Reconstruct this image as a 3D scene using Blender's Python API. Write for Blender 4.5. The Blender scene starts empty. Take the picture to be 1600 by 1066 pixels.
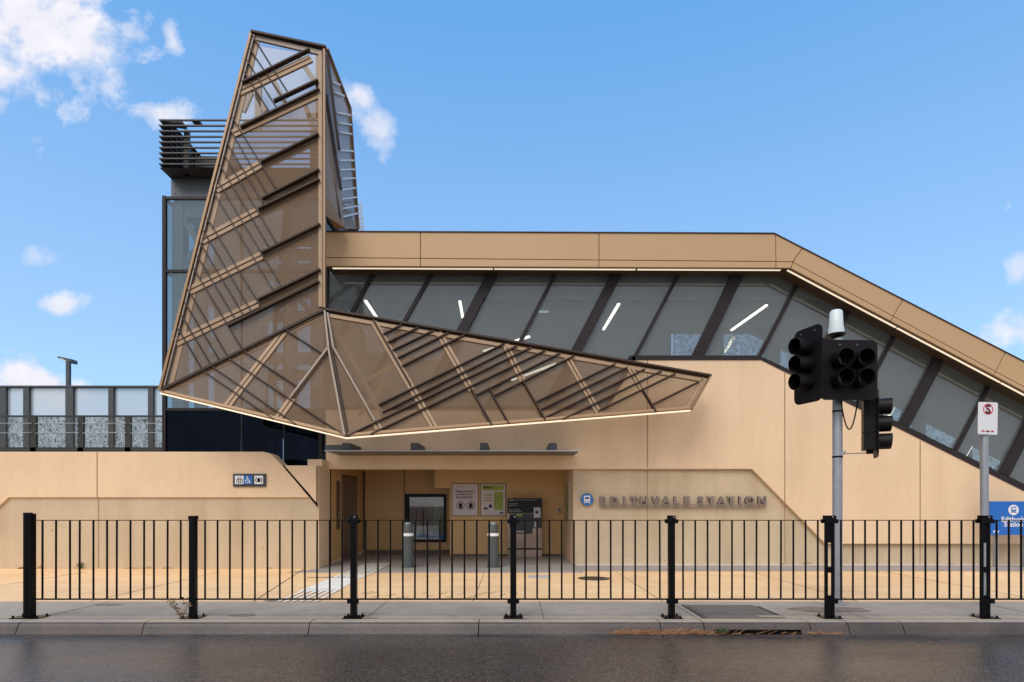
import bpy, bmesh, math, random
from mathutils import Vector, Matrix
random.seed(7)
S = bpy.context.scene
COL = S.collection
R = math.radians
F = 900.0          # focal length in photo pixels
EYE = 1.5
# ------------------------------------------------------------------ camera
cam_d = bpy.data.cameras.new('camera'); cam = bpy.data.objects.new('camera', cam_d); COL.objects.link(cam)
cam.location = (0, 0, EYE); cam.rotation_euler = (R(90), 0, 0)
cam_d.sensor_fit = 'HORIZONTAL'; cam_d.sensor_width = 36.0; cam_d.lens = 36.0*F/1600.0
cam_d.shift_y = (790-533)/1600.0; cam_d.clip_end = 3000; cam_d.clip_start = 0.05
S.camera = cam
# ------------------------------------------------------------------ sun and exposure
SUN_EL, SUN_AZ = R(48), R(205)     # azimuth clockwise from +Y
sl = bpy.data.lights.new('sun', 'SUN'); sl.energy = 1.7; sl.angle = R(38); sl.color = (1, 0.94, 0.86)
so = bpy.data.objects.new('sun', sl); COL.objects.link(so)
d = Vector((math.sin(SUN_AZ)*math.cos(SUN_EL), math.cos(SUN_AZ)*math.cos(SUN_EL), math.sin(SUN_EL)))
so.rotation_euler = d.to_track_quat('Z', 'Y').to_euler(); so.location = (0, -5, 30)
S.view_settings.view_transform = 'Standard'; S.view_settings.look = 'None'
S.view_settings.exposure = 0.35; S.view_settings.gamma = 1
# ------------------------------------------------------------------ world: blue sky with broken cloud
W = bpy.data.worlds.new('World'); S.world = W; W.use_nodes = True
nt = W.node_tree; nt.nodes.clear()
def wn(t, **k):
    n = nt.nodes.new(t)
    for a, b in k.items(): setattr(n, a, b)
    return n
def wmath(op, a, b=None, clamp=False):
    n = wn('ShaderNodeMath', operation=op, use_clamp=clamp)
    for i, v in enumerate((a, b)):
        if v is None: continue
        if isinstance(v, (int, float)): n.inputs[i].default_value = v
        else: nt.links.new(v, n.inputs[i])
    return n.outputs[0]
sky = wn('ShaderNodeTexSky', sky_type='NISHITA'); sky.sun_disc = False
sky.sun_elevation = SUN_EL; sky.sun_rotation = SUN_AZ; sky.air_density = 1.0; sky.dust_density = 0.6; sky.ozone_density = 1.5
tc = wn('ShaderNodeTexCoord'); sep = wn('ShaderNodeSeparateXYZ'); nt.links.new(tc.outputs['Generated'], sep.inputs[0])
ay = wmath('MAXIMUM', wmath('ABSOLUTE', sep.outputs[1]), 0.02)
u = wmath('DIVIDE', sep.outputs[0], ay); v = wmath('DIVIDE', sep.outputs[2], ay)
cmb = wn('ShaderNodeCombineXYZ'); nt.links.new(u, cmb.inputs[0]); nt.links.new(v, cmb.inputs[1])
nz = wn('ShaderNodeTexNoise'); nz.inputs['Scale'].default_value = 5.5; nz.inputs['Detail'].default_value = 9; nz.inputs['Roughness'].default_value = 0.58
nz.inputs['Distortion'].default_value = 0.3
nt.links.new(cmb.outputs[0], nz.inputs['Vector'])
nz2 = wn('ShaderNodeTexNoise'); nz2.inputs['Scale'].default_value = 17; nz2.inputs['Detail'].default_value = 8; nz2.inputs['Roughness'].default_value = 0.6
nt.links.new(cmb.outputs[0], nz2.inputs['Vector'])
nzc = wmath('SUBTRACT', nz.outputs['Fac'], 0.5)
CL = [  # photo px centre, radii px, tilt deg, strength
    (50, 40, 150, 110, 0, 1.1), (150, 75, 125, 78, 22, 1.0), (10, 115, 95, 56, 0, 1.0),
    (268, 60, 17, 36, -10, 0.75), (262, 176, 62, 24, 5, 0.9), (562, 150, 42, 30, 30, 0.8), (592, 200, 26, 46, -15, 0.7),
    (55, 402, 32, 20, 0, 0.42), (92, 476, 44, 17, 0, 0.85), (50, 600, 105, 40, 8, 1.1), (1592, 422, 30, 30, 0, 0.6), (1585, 522, 62, 34, 0, 0.95),
    (-350, 380, 240, 80, 0, 0.9), (1900, 300, 200, 90, 0, .9), (1000, -700, 500, 160, 10, .9), (300,-500,300,150,0,.9)]
acc = None
for (cx, cy, rx, ry, tl, st) in CL:
    du = wmath('SUBTRACT', u, (cx-800)/F); dv = wmath('SUBTRACT', v, (790-cy)/F)
    c, s_ = math.cos(R(tl)), math.sin(R(tl))
    a = wmath('DIVIDE', wmath('ADD', wmath('MULTIPLY', du, c), wmath('MULTIPLY', dv, -s_)), rx/F)
    b = wmath('DIVIDE', wmath('ADD', wmath('MULTIPLY', du, s_), wmath('MULTIPLY', dv, c)), ry/F)
    r = wmath('SQRT', wmath('ADD', wmath('MULTIPLY', a, a), wmath('MULTIPLY', b, b)))
    e = wmath('ADD', wmath('SUBTRACT', 1.0, r), wmath('ADD', wmath('MULTIPLY', nzc, 3.6), wmath('MULTIPLY', wmath('SUBTRACT', nz2.outputs['Fac'], 0.5), 2.0)))
    m = wmath('MULTIPLY', wmath('MULTIPLY', e, 1.25, True), st, True)
    acc = m if acc is None else wmath('MAXIMUM', acc, m)
# unseen grey-white cloud bank, added behind the camera to grey reflections and light
nz3 = wn('ShaderNodeTexNoise'); nz3.inputs['Scale'].default_value = 2.2; nz3.inputs['Detail'].default_value = 5; nt.links.new(tc.outputs['Generated'], nz3.inputs['Vector'])
bank = wmath('ADD', wmath('MULTIPLY', sep.outputs[1], -3.0), wmath('MULTIPLY', nz3.outputs['Fac'], 0.9), True)
acc = wmath('MAXIMUM', acc, wmath('MULTIPLY', bank, 0.93))
tint = wn('ShaderNodeMix', data_type='RGBA', blend_type='MULTIPLY'); tint.inputs[0].default_value = 1
nt.links.new(sky.outputs[0], tint.inputs[6]); tint.inputs[7].default_value = (1.45, 2.15, 2.2, 1)
grd = wn('ShaderNodeMix', data_type='RGBA'); nt.links.new(wmath('DIVIDE', sep.outputs[2], 0.64, True), grd.inputs[0])
grd.inputs[6].default_value = (3.6, 4.85, 6.85, 1); grd.inputs[7].default_value = (1.05, 2.9, 6.1, 1)
sk2 = wn('ShaderNodeMix', data_type='RGBA'); sk2.inputs[0].default_value = 0.8; nt.links.new(tint.outputs[2], sk2.inputs[6]); nt.links.new(grd.outputs[2], sk2.inputs[7])
cr = wn('ShaderNodeMix', data_type='RGBA'); nt.links.new(nz2.outputs['Fac'], cr.inputs[0])
cr.inputs[6].default_value = (4.6, 5.0, 6.1, 1); cr.inputs[7].default_value = (8.0, 7.6, 7.7, 1)
mx = wn('ShaderNodeMix', data_type='RGBA'); nt.links.new(acc, mx.inputs[0]); nt.links.new(sk2.outputs[2], mx.inputs[6]); nt.links.new(cr.outputs[2], mx.inputs[7])
bg = wn('ShaderNodeBackground'); bg.inputs[1].default_value = 0.11
out = wn('ShaderNodeOutputWorld'); nt.links.new(mx.outputs[2], bg.inputs[0]); nt.links.new(bg.outputs[0], out.inputs[0])

# ------------------------------------------------------------------ materials
MATS = {}
def mat(name, color, rough=0.6, metal=0.0, var=0.0, scale=4.0, var2=0.0, bump=0.0, bscale=60.0, streak=0.0, streak_col=None,
        emit=None, estr=0.0, spec=0.5, coat=0.0):
    m = bpy.data.materials.new(name); m.use_nodes = True; t = m.node_tree; n = t.nodes; l = t.links
    p = n['Principled BSDF']; p.inputs['Base Color'].default_value = (*color, 1); p.inputs['Roughness'].default_value = rough
    p.inputs['Metallic'].default_value = metal; p.inputs['Specular IOR Level'].default_value = spec
    if coat: p.inputs['Coat Weight'].default_value = coat
    co = n.new('ShaderNodeTexCoord'); last = None
    if var or var2 or streak:
        rgb = n.new('ShaderNodeRGB'); rgb.outputs[0].default_value = (*color, 1); last = rgb.outputs[0]
        def layer(sc, amt, detail, stretch=None, col=None, lo=0.3, hi=0.7):
            nonlocal last
            nn = n.new('ShaderNodeTexNoise'); nn.inputs['Scale'].default_value = sc; nn.inputs['Detail'].default_value = detail
            src = co.outputs['Object']
            if stretch:
                mp = n.new('ShaderNodeMapping'); mp.inputs['Scale'].default_value = stretch; l.new(src, mp.inputs[0]); src = mp.outputs[0]
            l.new(src, nn.inputs['Vector'])
            r = n.new('ShaderNodeMapRange'); r.inputs[1].default_value = lo; r.inputs[2].default_value = hi
            l.new(nn.outputs['Fac'], r.inputs[0])
            if col is None:
                r.inputs[3].default_value = 1-amt; r.inputs[4].default_value = 1+amt
                mm = n.new('ShaderNodeVectorMath'); mm.operation = 'SCALE'; l.new(last, mm.inputs[0]); l.new(r.outputs[0], mm.inputs['Scale']); last = mm.outputs[0]
            else:
                r.inputs[3].default_value = 0; r.inputs[4].default_value = amt
                mm = n.new('ShaderNodeMix'); mm.data_type = 'RGBA'; l.new(r.outputs[0], mm.inputs[0]); l.new(last, mm.inputs[6]); mm.inputs[7].default_value = (*col, 1); last = mm.outputs[2]
        if var: layer(scale, var, 6)
        if var2: layer(scale*14, var2, 4)
        if streak: layer(1.0, streak, 5, (2.2, 2.2, 0.25), streak_col or tuple(c*0.6 for c in color), 0.48, 0.75)
        l.new(last, p.inputs['Base Color'])
    if bump:
        nn = n.new('ShaderNodeTexNoise'); nn.inputs['Scale'].default_value = bscale; nn.inputs['Detail'].default_value = 5; l.new(co.outputs['Object'], nn.inputs['Vector'])
        bb = n.new('ShaderNodeBump'); bb.inputs['Strength'].default_value = bump; bb.inputs['Distance'].default_value = 0.01; l.new(nn.outputs['Fac'], bb.inputs['Height']); l.new(bb.outputs[0], p.inputs['Normal'])
    if emit:
        p.inputs['Emission Color'].default_value = (*emit, 1); p.inputs['Emission Strength'].default_value = estr
    MATS[name] = m; return m
def mesh_mat(name, color, opacity, rough=0.5, var=0.06, metal=0.0):
    m = mat(name, color, rough, metal, var=var, scale=1.5); t = m.node_tree
    tr = t.nodes.new('ShaderNodeBsdfTransparent'); mxs = t.nodes.new('ShaderNodeMixShader'); mxs.inputs[0].default_value = opacity
    o = t.nodes['Material Output']; t.links.new(tr.outputs[0], mxs.inputs[1]); t.links.new(t.nodes['Principled BSDF'].outputs[0], mxs.inputs[2]); t.links.new(mxs.outputs[0], o.inputs[0]); return m
def glass_mat(name, tint_, refl=0.12, refl_col=(1, 1, 1), rough=0.02, film=0.0, film_col=(.3, .35, .4)):
    m = bpy.data.materials.new(name); m.use_nodes = True; t = m.node_tree; t.nodes.clear(); n = t.nodes.new; l = t.links.new
    tr = n('ShaderNodeBsdfTransparent'); tr.inputs[0].default_value = (*tint_, 1)
    gl = n('ShaderNodeBsdfGlossy'); gl.inputs[0].default_value = (*refl_col, 1); gl.inputs[1].default_value = rough
    lw = n('ShaderNodeLayerWeight'); lw.inputs[0].default_value = 0.5     # same reflectance from both sides of the pane
    pw = n('ShaderNodeMath'); pw.operation = 'POWER'; pw.inputs[1].default_value = 4.0; l(lw.outputs['Facing'], pw.inputs[0])
    fr = n('ShaderNodeMath'); fr.operation = 'MULTIPLY_ADD'; fr.inputs[1].default_value = 0.7; fr.inputs[2].default_value = 0.03; l(pw.outputs[0], fr.inputs[0])
    ad = n('ShaderNodeMath'); ad.operation = 'ADD'; ad.use_clamp = True; ad.inputs[1].default_value = refl; l(fr.outputs[0], ad.inputs[0])
    mx_ = n('ShaderNodeMixShader'); l(ad.outputs[0], mx_.inputs[0]); l(tr.outputs[0], mx_.inputs[1]); l(gl.outputs[0], mx_.inputs[2])
    last = mx_.outputs[0]
    if film:
        df = n('ShaderNodeBsdfDiffuse'); df.inputs[0].default_value = (*film_col, 1)
        m2 = n('ShaderNodeMixShader'); m2.inputs[0].default_value = film; l(last, m2.inputs[1]); l(df.outputs[0], m2.inputs[2]); last = m2.outputs[0]
    o = n('ShaderNodeOutputMaterial'); l(last, o.inputs[0]); MATS[name] = m; return m
def frit_mat(name, white, dark, scale=7.0, thr=0.5, width=0.045, trans=0.0):
    """white glass with a printed squiggle pattern"""
    m = mat(name, white, 0.35); t = m.node_tree; n = t.nodes.new; l = t.links.new
    co = n('ShaderNodeTexCoord'); nn = n('ShaderNodeTexNoise'); nn.inputs['Scale'].default_value = scale; nn.inputs['Detail'].default_value = 0.5
    nn.inputs['Distortion'].default_value = 1.2; l(co.outputs['Object'], nn.inputs['Vector'])
    s1 = n('ShaderNodeMath'); s1.operation = 'SUBTRACT'; s1.inputs[1].default_value = thr; l(nn.outputs['Fac'], s1.inputs[0])
    s2 = n('ShaderNodeMath'); s2.operation = 'ABSOLUTE'; l(s1.outputs[0], s2.inputs[0])
    s3 = n('ShaderNodeMath'); s3.operation = 'LESS_THAN'; s3.inputs[1].default_value = width; l(s2.outputs[0], s3.inputs[0])
    mm = n('ShaderNodeMix'); mm.data_type = 'RGBA'; l(s3.outputs[0], mm.inputs[0]); mm.inputs[6].default_value = (*white, 1); mm.inputs[7].default_value = (*dark, 1)
    p = t.nodes['Principled BSDF']; l(mm.outputs[2], p.inputs['Base Color'])
    tl = n('ShaderNodeBsdfTranslucent'); l(mm.outputs[2], tl.inputs[0]); ms = n('ShaderNodeMixShader'); ms.inputs[0].default_value = 0.5 if trans else 0
    l(p.outputs[0], ms.inputs[1]); l(tl.outputs[0], ms.inputs[2]); tp = n('ShaderNodeBsdfTransparent'); l(mm.outputs[2], tp.inputs[0]); m3 = n('ShaderNodeMixShader'); m3.inputs[0].default_value = (0.88 if 'white' in name else 0.3) if trans else 0
    l(ms.outputs[0], m3.inputs[1]); l(tp.outputs[0], m3.inputs[2]); l(m3.outputs[0], t.nodes['Material Output'].inputs[0]); return m

TAN = mat('tan_painted_concrete', (0.72, 0.53, 0.345), 0.65, var=0.055, scale=0.6, var2=0.03, bump=0.08, bscale=90, streak=0.28, streak_col=(0.52, 0.35, 0.20))
ROUGHC = mat('sandblasted_concrete', (0.52, 0.41, 0.275), 0.85, var=0.08, scale=0.9, var2=0.05, bump=0.25, bscale=70, streak=0.55, streak_col=(0.36, 0.26, 0.16))
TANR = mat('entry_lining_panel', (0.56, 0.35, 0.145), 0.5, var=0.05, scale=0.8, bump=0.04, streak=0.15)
FASC = mat('champagne_metal_cladding', (0.49, 0.325, 0.18), 0.5, 0.1, var=0.03, scale=0.5, spec=0.3)
JOINT = mat('dark_joint', (0.16, 0.10, 0.055), 0.8)
BLACKJ = mat('black_seam', (0.006, 0.005, 0.004), 0.8, spec=0.05)
JOINTW = mat('wall_joint_sealant', (0.30, 0.19, 0.105), 0.8)
BRONZE = mat('dark_bronze_fin', (0.040, 0.022, 0.014), 0.55, 0.0, var=0.15, scale=2, spec=0.25)
BRONZE2 = mat('bronze_edge_trim', (0.25, 0.145, 0.065), 0.45, 0.2, var=0.1, scale=2)
BEAM = mat('tan_steel_frame', (0.33, 0.215, 0.125), 0.55, 0.05, var=0.08, scale=3)
BEAMG = mat('grey_brown_steel', (0.24, 0.19, 0.15), 0.5, 0.1, var=0.1, scale=3)
PERF = mesh_mat('perforated_brown_mesh', (0.205, 0.128, 0.072), 0.66)
PERF.node_tree.nodes['Principled BSDF'].inputs['Specular IOR Level'].default_value = 0.15
PERFT = mesh_mat('brightened_brown_mesh', (0.30, 0.23, 0.17), 0.30)  # same hood mesh, made paler and clearer to brighten the top
PERFG = mesh_mat('sky_whitening_mesh', (0.85, 0.85, 0.86), 0.42)  # see-through pale sheet that whitens the sky behind the hood top
SIDEM = mesh_mat('perforated_side_mesh', (0.30, 0.215, 0.155), 0.85)
LED = mat('led_strip', (1, 0.9, 0.75), 0.5, emit=(1, 0.84, 0.64), estr=0.58)
LEDI = mat('tube_light', (1, 0.95, 0.85), 0.5, emit=(1, 0.92, 0.76), estr=3.2)
GLASS = glass_mat('stair_glass', (0.80, 0.83, 0.84), 0.045, (0.9, 0.97, 1.0), film=0.25, film_col=(0.25, 0.275, 0.27))
TGLASS = glass_mat('tower_glass', (0.74, 0.84, 0.87), 0.07, (0.85, 0.95, 1.0), film=0.08, film_col=(0.16, 0.21, 0.23))
DGLASS = glass_mat('dark_glass', (0.05, 0.06, 0.09), -0.01, (0.4, 0.5, 0.75), film=0.25, film_col=(0.003, 0.005, 0.010))
CGLASS = glass_mat('screen_glass', (0.86, 0.9, 0.92), 0.03, film=0.45, film_col=(0.72, 0.78, 0.82))
FRAMEB = mat('black_window_frame', (0.018, 0.013, 0.014), 0.5, spec=0.3)
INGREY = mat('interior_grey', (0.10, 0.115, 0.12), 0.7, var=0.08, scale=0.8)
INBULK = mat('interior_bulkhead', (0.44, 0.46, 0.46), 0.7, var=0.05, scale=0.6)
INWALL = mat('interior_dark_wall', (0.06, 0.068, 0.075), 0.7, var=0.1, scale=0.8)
FRIT = frit_mat('patterned_white_glass', (0.95, 0.95, 0.93), (0.14, 0.18, 0.20), 13, trans=1, width=.05)
FRIT2 = frit_mat('patterned_screen_glass', (0.92, 0.93, 0.92), (0.20, 0.25, 0.27), 10.0, width=0.045, trans=1)
STEELG = mat('charcoal_steel', (0.075, 0.08, 0.088), 0.5, 0.2, var=0.12, scale=2)
BOXG = mat('grey_cladding', (0.105, 0.12, 0.13), 0.5, 0.3, var=0.06, scale=1)
LOUV = mat('louvre_metal', (0.05, 0.048, 0.046), 0.45, 0.3)
SHAFT = mat('shaft_frame', (0.115, 0.125, 0.13), 0.6, var=0.1, scale=2)
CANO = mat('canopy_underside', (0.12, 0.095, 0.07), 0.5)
GALV = mat('galvanised_steel', (0.34, 0.36, 0.38), 0.45, 0.55, var=0.12, scale=6, var2=0.06)
BLK = mat('black_powder_coat', (0.0028, 0.0026, 0.0034), 0.30, var=0.2, scale=5, spec=0.13)
SIGB = mat('signal_black', (0.0055, 0.004, 0.0045), 0.5, var=.3, scale=6, spec=0.2)
LENS = mat('signal_lens', (0.006, 0.005, 0.005), 0.12, spec=0.4)
LENSG = mat('green_lens', (0.012, 0.17, 0.13), 0.15)
WHITE = mat('white_enamel', (0.72, 0.72, 0.73), 0.4)
ANT = mat('antenna_plastic', (0.62, 0.70, 0.70), 0.4)
BLUE = mat('sign_blue', (0.008, 0.12, 0.46), 0.35)
BLUED = mat('sign_deep_blue', (0.012, 0.075, 0.24), 0.35)
RED = mat('sign_red', (0.60, 0.012, 0.02), 0.4)
INK = mat('sign_black', (0.009, 0.009, 0.011), 0.4, spec=0.25)
SGREY = mat('sign_panel_dark', (0.03, 0.035, 0.04), 0.4)
METL = mat('brushed_letter_metal', (0.23, 0.18, 0.16), 0.5, 0.3, var=0.1, scale=10)
BOLL = mat('bollard_grey', (0.07, 0.082, 0.08), 0.5, var=0.1, scale=4)
PAVT = mat('tan_paving', (0.81, 0.53, 0.275), 0.7, var=0.11, scale=0.55, var2=0.06, bump=0.2, bscale=120, streak=0.35, streak_col=(0.86, 0.69, 0.47))
PAVG = mat('grey_concrete_path', (0.36, 0.305, 0.245), 0.8, var=0.14, scale=0.7, var2=0.10, bump=0.3, bscale=110, streak=0.35, streak_col=(0.20, 0.175, 0.16))
PAVL = mat('entry_paving', (0.30, 0.28, 0.265), 0.7, var=0.12, scale=0.9, var2=0.05, bump=0.1)
STRIP = mat('drain_strip_concrete', (0.31, 0.28, 0.26), 0.8, var=0.1, scale=1.3, var2=0.08)
KERB = mat('kerb_concrete', (0.070, 0.054, 0.047), 0.45, var=0.35, scale=1.6, var2=0.16, bump=0.5, bscale=50)
PITC = mat('pit_cover_concrete', (0.15, 0.128, 0.108), 0.8, var=0.12, scale=3, var2=0.1, bump=0.3)
IRON = mat('cast_iron', (0.07, 0.045, 0.025), 0.6, var=0.2, scale=8)
TACT = mat('tactile_white', (0.84, 0.80, 0.71), 0.6, var=0.08, scale=3)
LITTER = mat('dry_litter', (0.26, 0.12, 0.055), 0.9, var=0.4, scale=9)
LITTER2 = mat('dry_straw', (0.38, 0.22, 0.11), 0.9, var=0.3, scale=9)
WEED = mat('weed_green', (0.06, 0.10, 0.03), 0.8, var=0.3, scale=9)
DRYW = mat('dry_weed', (0.20, 0.13, 0.07), 0.9)
SOIL = mat('earth', (0.09, 0.075, 0.055), 0.95, var=0.2, scale=0.3)
DOORM = mat('lift_door_steel', (0.19, 0.14, 0.125), 0.35, 0.6, var=0.08, scale=2)
# wet asphalt
ASPH = mat('wet_asphalt', (0.027, 0.024, 0.022), 0.3, var=0.35, scale=0.5, var2=0.25, bump=0.0)
t = ASPH.node_tree; n = t.nodes.new; l = t.links.new; p = t.nodes['Principled BSDF']
co = n('ShaderNodeTexCoord'); mp = n('ShaderNodeMapping'); mp.inputs['Scale'].default_value = (0.35, 1.0, 1); l(co.outputs['Object'], mp.inputs[0])
a = n('ShaderNodeTexNoise'); a.inputs['Scale'].default_value = 1.6; a.inputs['Detail'].default_value = 5; l(mp.outputs[0], a.inputs['Vector'])
r = n('ShaderNodeMapRange'); r.inputs[1].default_value = 0.35; r.inputs[2].default_value = 0.68; r.inputs[3].default_value = 0.12; r.inputs[4].default_value = 0.34; l(a.outputs['Fac'], r.inputs[0]); l(r.outputs[0], p.inputs['Roughness'])
b = n('ShaderNodeTexNoise'); b.inputs['Scale'].default_value = 130; b.inputs['Detail'].default_value = 3; l(co.outputs['Object'], b.inputs['Vector'])
vv = n('ShaderNodeTexVoronoi'); vv.inputs['Scale'].default_value = 70; l(co.outputs['Object'], vv.inputs['Vector'])
sp = n('ShaderNodeTexVoronoi'); sp.inputs['Scale'].default_value = 95; l(co.outputs['Object'], sp.inputs['Vector'])
spr = n('ShaderNodeSeparateColor'); l(sp.outputs['Color'], spr.inputs[0])
spm = n('ShaderNodeMapRange'); spm.inputs[1].default_value = .55; spm.inputs[2].default_value = 1.0; spm.inputs[3].default_value = 0; spm.inputs[4].default_value = .75; l(spr.outputs[0], spm.inputs[0])
spx = n('ShaderNodeMix'); spx.data_type = 'RGBA'; l(spm.outputs[0], spx.inputs[0]); l(p.inputs['Base Color'].links[0].from_socket, spx.inputs[6]); spx.inputs[7].default_value = (.20, .18, .165, 1); l(spx.outputs[2], p.inputs['Base Color'])
ad = n('ShaderNodeMath'); ad.operation = 'ADD'; l(b.outputs['Fac'], ad.inputs[0]); l(vv.outputs['Distance'], ad.inputs[1])
bb = n('ShaderNodeBump'); p.inputs['Coat Weight'].default_value = 0.35; p.inputs['Coat Roughness'].default_value = 0.30; l(bb.outputs[0], p.inputs['Coat Normal']); bb.inputs['Strength'].default_value = 0.30; bb.inputs['Distance'].default_value = 0.005; l(ad.outputs[0], bb.inputs['Height']); l(bb.outputs[0], p.inputs['Normal'])

# ------------------------------------------------------------------ helpers
def P(px, py, Y): return Vector(((px-800)/F*Y, Y, EYE+(790-py)/F*Y))
def X_(px, Y): return (px-800)/F*Y
def Z_(py, Y): return EYE+(790-py)/F*Y
class MB:
    def __init__(s): s.v = []; s.f = []; s.mi = []; s.m = 0
    def add(s, vs, fs):
        b_ = len(s.v); s.v += [tuple(x) for x in vs]; s.f += [[b_+i for i in f] for f in fs]; s.mi += [s.m]*len(fs); return s
    def box(s, x0, x1, y0, y1, z0, z1):
        vs = [(x, y, z) for z in (z0, z1) for y in (y0, y1) for x in (x0, x1)]
        return s.add(vs, [(0, 2, 3, 1), (4, 5, 7, 6), (0, 1, 5, 4), (2, 6, 7, 3), (0, 4, 6, 2), (1, 3, 7, 5)])
    def prism(s, pts, y0, y1):          # pts = [(x,z)]
        k = len(pts); ar = sum(pts[i][0]*pts[(i+1) % k][1]-pts[(i+1) % k][0]*pts[i][1] for i in range(k))
        if ar < 0: pts = pts[::-1]
        vs = [(x, y0, z) for x, z in pts]+[(x, y1, z) for x, z in pts]
        fs = [tuple(range(k)), tuple(range(2*k-1, k-1, -1))]+[(i, i+k, (i+1) % k+k, (i+1) % k) for i in range(k)]
        return s.add(vs, fs)
    def pprism(s, pix, Y, t_):          # photo outline standing at depth Y, t_ thick
        return s.prism([(X_(a_, Y), Z_(b_, Y)) for a_, b_ in pix], Y, Y+t_)
    def slab(s, pts, z0, z1):           # pts = [(x,y)]
        k = len(pts); ar = sum(pts[i][0]*pts[(i+1) % k][1]-pts[(i+1) % k][0]*pts[i][1] for i in range(k))
        if ar < 0: pts = pts[::-1]
        vs = [(x, y, z0) for x, y in pts]+[(x, y, z1) for x, y in pts]
        return s.add(vs, [tuple(range(k-1, -1, -1)), tuple(range(k, 2*k))]+[(i, (i+1) % k, (i+1) % k+k, i+k) for i in range(k)])
    def bar(s, p_, q_, w, d_, nrm):     # rectangular bar p->q, w across, d_ along nrm (centred)
        p_, q_, nrm = Vector(p_), Vector(q_), Vector(nrm).normalized()
        ax = (q_-p_).normalized(); side = ax.cross(nrm).normalized(); nr = side.cross(ax).normalized()
        vs = [e+side*(a_*w/2)+nr*(b_*d_/2) for e in (p_, q_) for a_, b_ in ((-1, -1), (1, -1), (1, 1), (-1, 1))]
        return s.add(vs, [(0, 1, 2, 3), (7, 6, 5, 4), (0, 4, 5, 1), (1, 5, 6, 2), (2, 6, 7, 3), (3, 7, 4, 0)])
    def tube(s, path, r, seg=12, caps=True):
        path = [Vector(q) for q in path]; rs = r if isinstance(r, (list, tuple)) else [r]*len(path); rings = []; up = None
        for i, q in enumerate(path):
            tdir = (path[min(i+1, len(path)-1)]-path[max(i-1, 0)]).normalized()
            if up is None: up = tdir.orthogonal().normalized()
            up = (up-tdir*up.dot(tdir)).normalized(); sd = tdir.cross(up)
            rings.append([q+(up*math.cos(2*math.pi*j/seg)+sd*math.sin(2*math.pi*j/seg))*rs[i] for j in range(seg)])
        vs = [x for rg in rings for x in rg]; fs = []
        for i in range(len(path)-1):
            for j in range(seg):
                a_, b_ = i*seg+j, i*seg+(j+1) % seg; fs.append((a_, b_, b_+seg, a_+seg))
        if caps: fs += [tuple(range(seg-1, -1, -1)), tuple((len(path)-1)*seg+j for j in range(seg))]
        return s.add(vs, fs)
    def cyl(s, c, r, z0, z1, seg=24, r1=None):
        return s.tube([(c[0], c[1], z0), (c[0], c[1], z1)], [r, r if r1 is None else r1], seg)
    def build(s, name, m, parent=None, smooth=False, bevel=0, at=None, rot=None):
        me = bpy.data.meshes.new(name); me.from_pydata(s.v, [], s.f); me.validate()
        ms = m if isinstance(m, (list, tuple)) else [m]
        for q in ms: me.materials.append(q)
        if len(me.polygons) == len(s.mi):
            for pl, i in zip(me.polygons, s.mi): pl.material_index = i
        bm = bmesh.new(); bm.from_mesh(me); bmesh.ops.recalc_face_normals(bm, faces=bm.faces); bm.to_mesh(me); bm.free()
        if smooth:
            for pl in me.polygons: pl.use_smooth = len(pl.vertices) == 4
            try: me.set_sharp_from_angle(angle=R(40))
            except Exception: pass
        o = bpy.data.objects.new(name, me); COL.objects.link(o)
        if parent: o.parent = parent
        if at: o.location = at
        if rot: o.rotation_euler = rot
        if bevel:
            b_ = o.modifiers.new('bevel', 'BEVEL'); b_.width = bevel; b_.segments = 2; b_.limit_method = 'ANGLE'; b_.angle_limit = R(40)
        return o
def tag(o, label=None, cat=None, group=None, kind=None):
    if label: o['label'] = label
    if cat: o['category'] = cat
    if group: o['group'] = group
    if kind: o['kind'] = kind
    return o
def empty(name, loc, label, cat, group=None, rz=0):
    o = bpy.data.objects.new(name, None); COL.objects.link(o); o.location = loc; o.rotation_euler = (0, 0, rz); o.empty_display_size = .3
    return tag(o, label, cat, group)
class Part(MB):
    """mesh written in world coordinates, parented to a thing whose origin is elsewhere"""
    def child(s, name, m, parent, **k):
        mw = Matrix.LocRotScale(parent.location, parent.rotation_euler, None) if parent.parent is None else \
             Matrix.LocRotScale(parent.parent.location, parent.parent.rotation_euler, None) @ Matrix.LocRotScale(parent.location, parent.rotation_euler, None)
        iv = mw.inverted(); s.v = [tuple(iv @ Vector(q)) for q in s.v]
        return s.build(name, m, parent, **k)
def copy_tree(o, parent=None):
    c = o.copy(); COL.objects.link(c); c.parent = parent
    for ch in list(o.children): copy_tree(ch, c)
    return c
def text_mesh(txt, size, ext=0.0, off=0.0, align='LEFT', space=1.0):
    cu = bpy.data.curves.new('txt', 'FONT'); cu.body = txt; cu.size = size; cu.extrude = ext; cu.offset = off; cu.align_x = align; cu.space_character = space
    o = bpy.data.objects.new('txt', cu); COL.objects.link(o)
    me = bpy.data.meshes.new_from_object(o.evaluated_get(bpy.context.evaluated_depsgraph_get()))
    bpy.data.objects.remove(o); bpy.data.curves.remove(cu)
    return [tuple(v_.co) for v_ in me.vertices], [tuple(p_.vertices) for p_ in me.polygons]
def put_text(mb, txt, size, x, y, z, ext=0.001, off=0.0, align='LEFT', space=1.0, sx=1.0):
    vs, fs = text_mesh(txt, size, ext, off, align, space)
    mb.add([(x+a_*sx, y-c_, z+b_) for a_, b_, c_ in vs], fs)
def disc(cx, cz, r, k=28, a0=0, a1=360): return [(cx+r*math.cos(R(a0+(a1-a0)*i/k)), cz+r*math.sin(R(a0+(a1-a0)*i/k))) for i in range(k if a1-a0 == 360 else k+1)]
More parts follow.
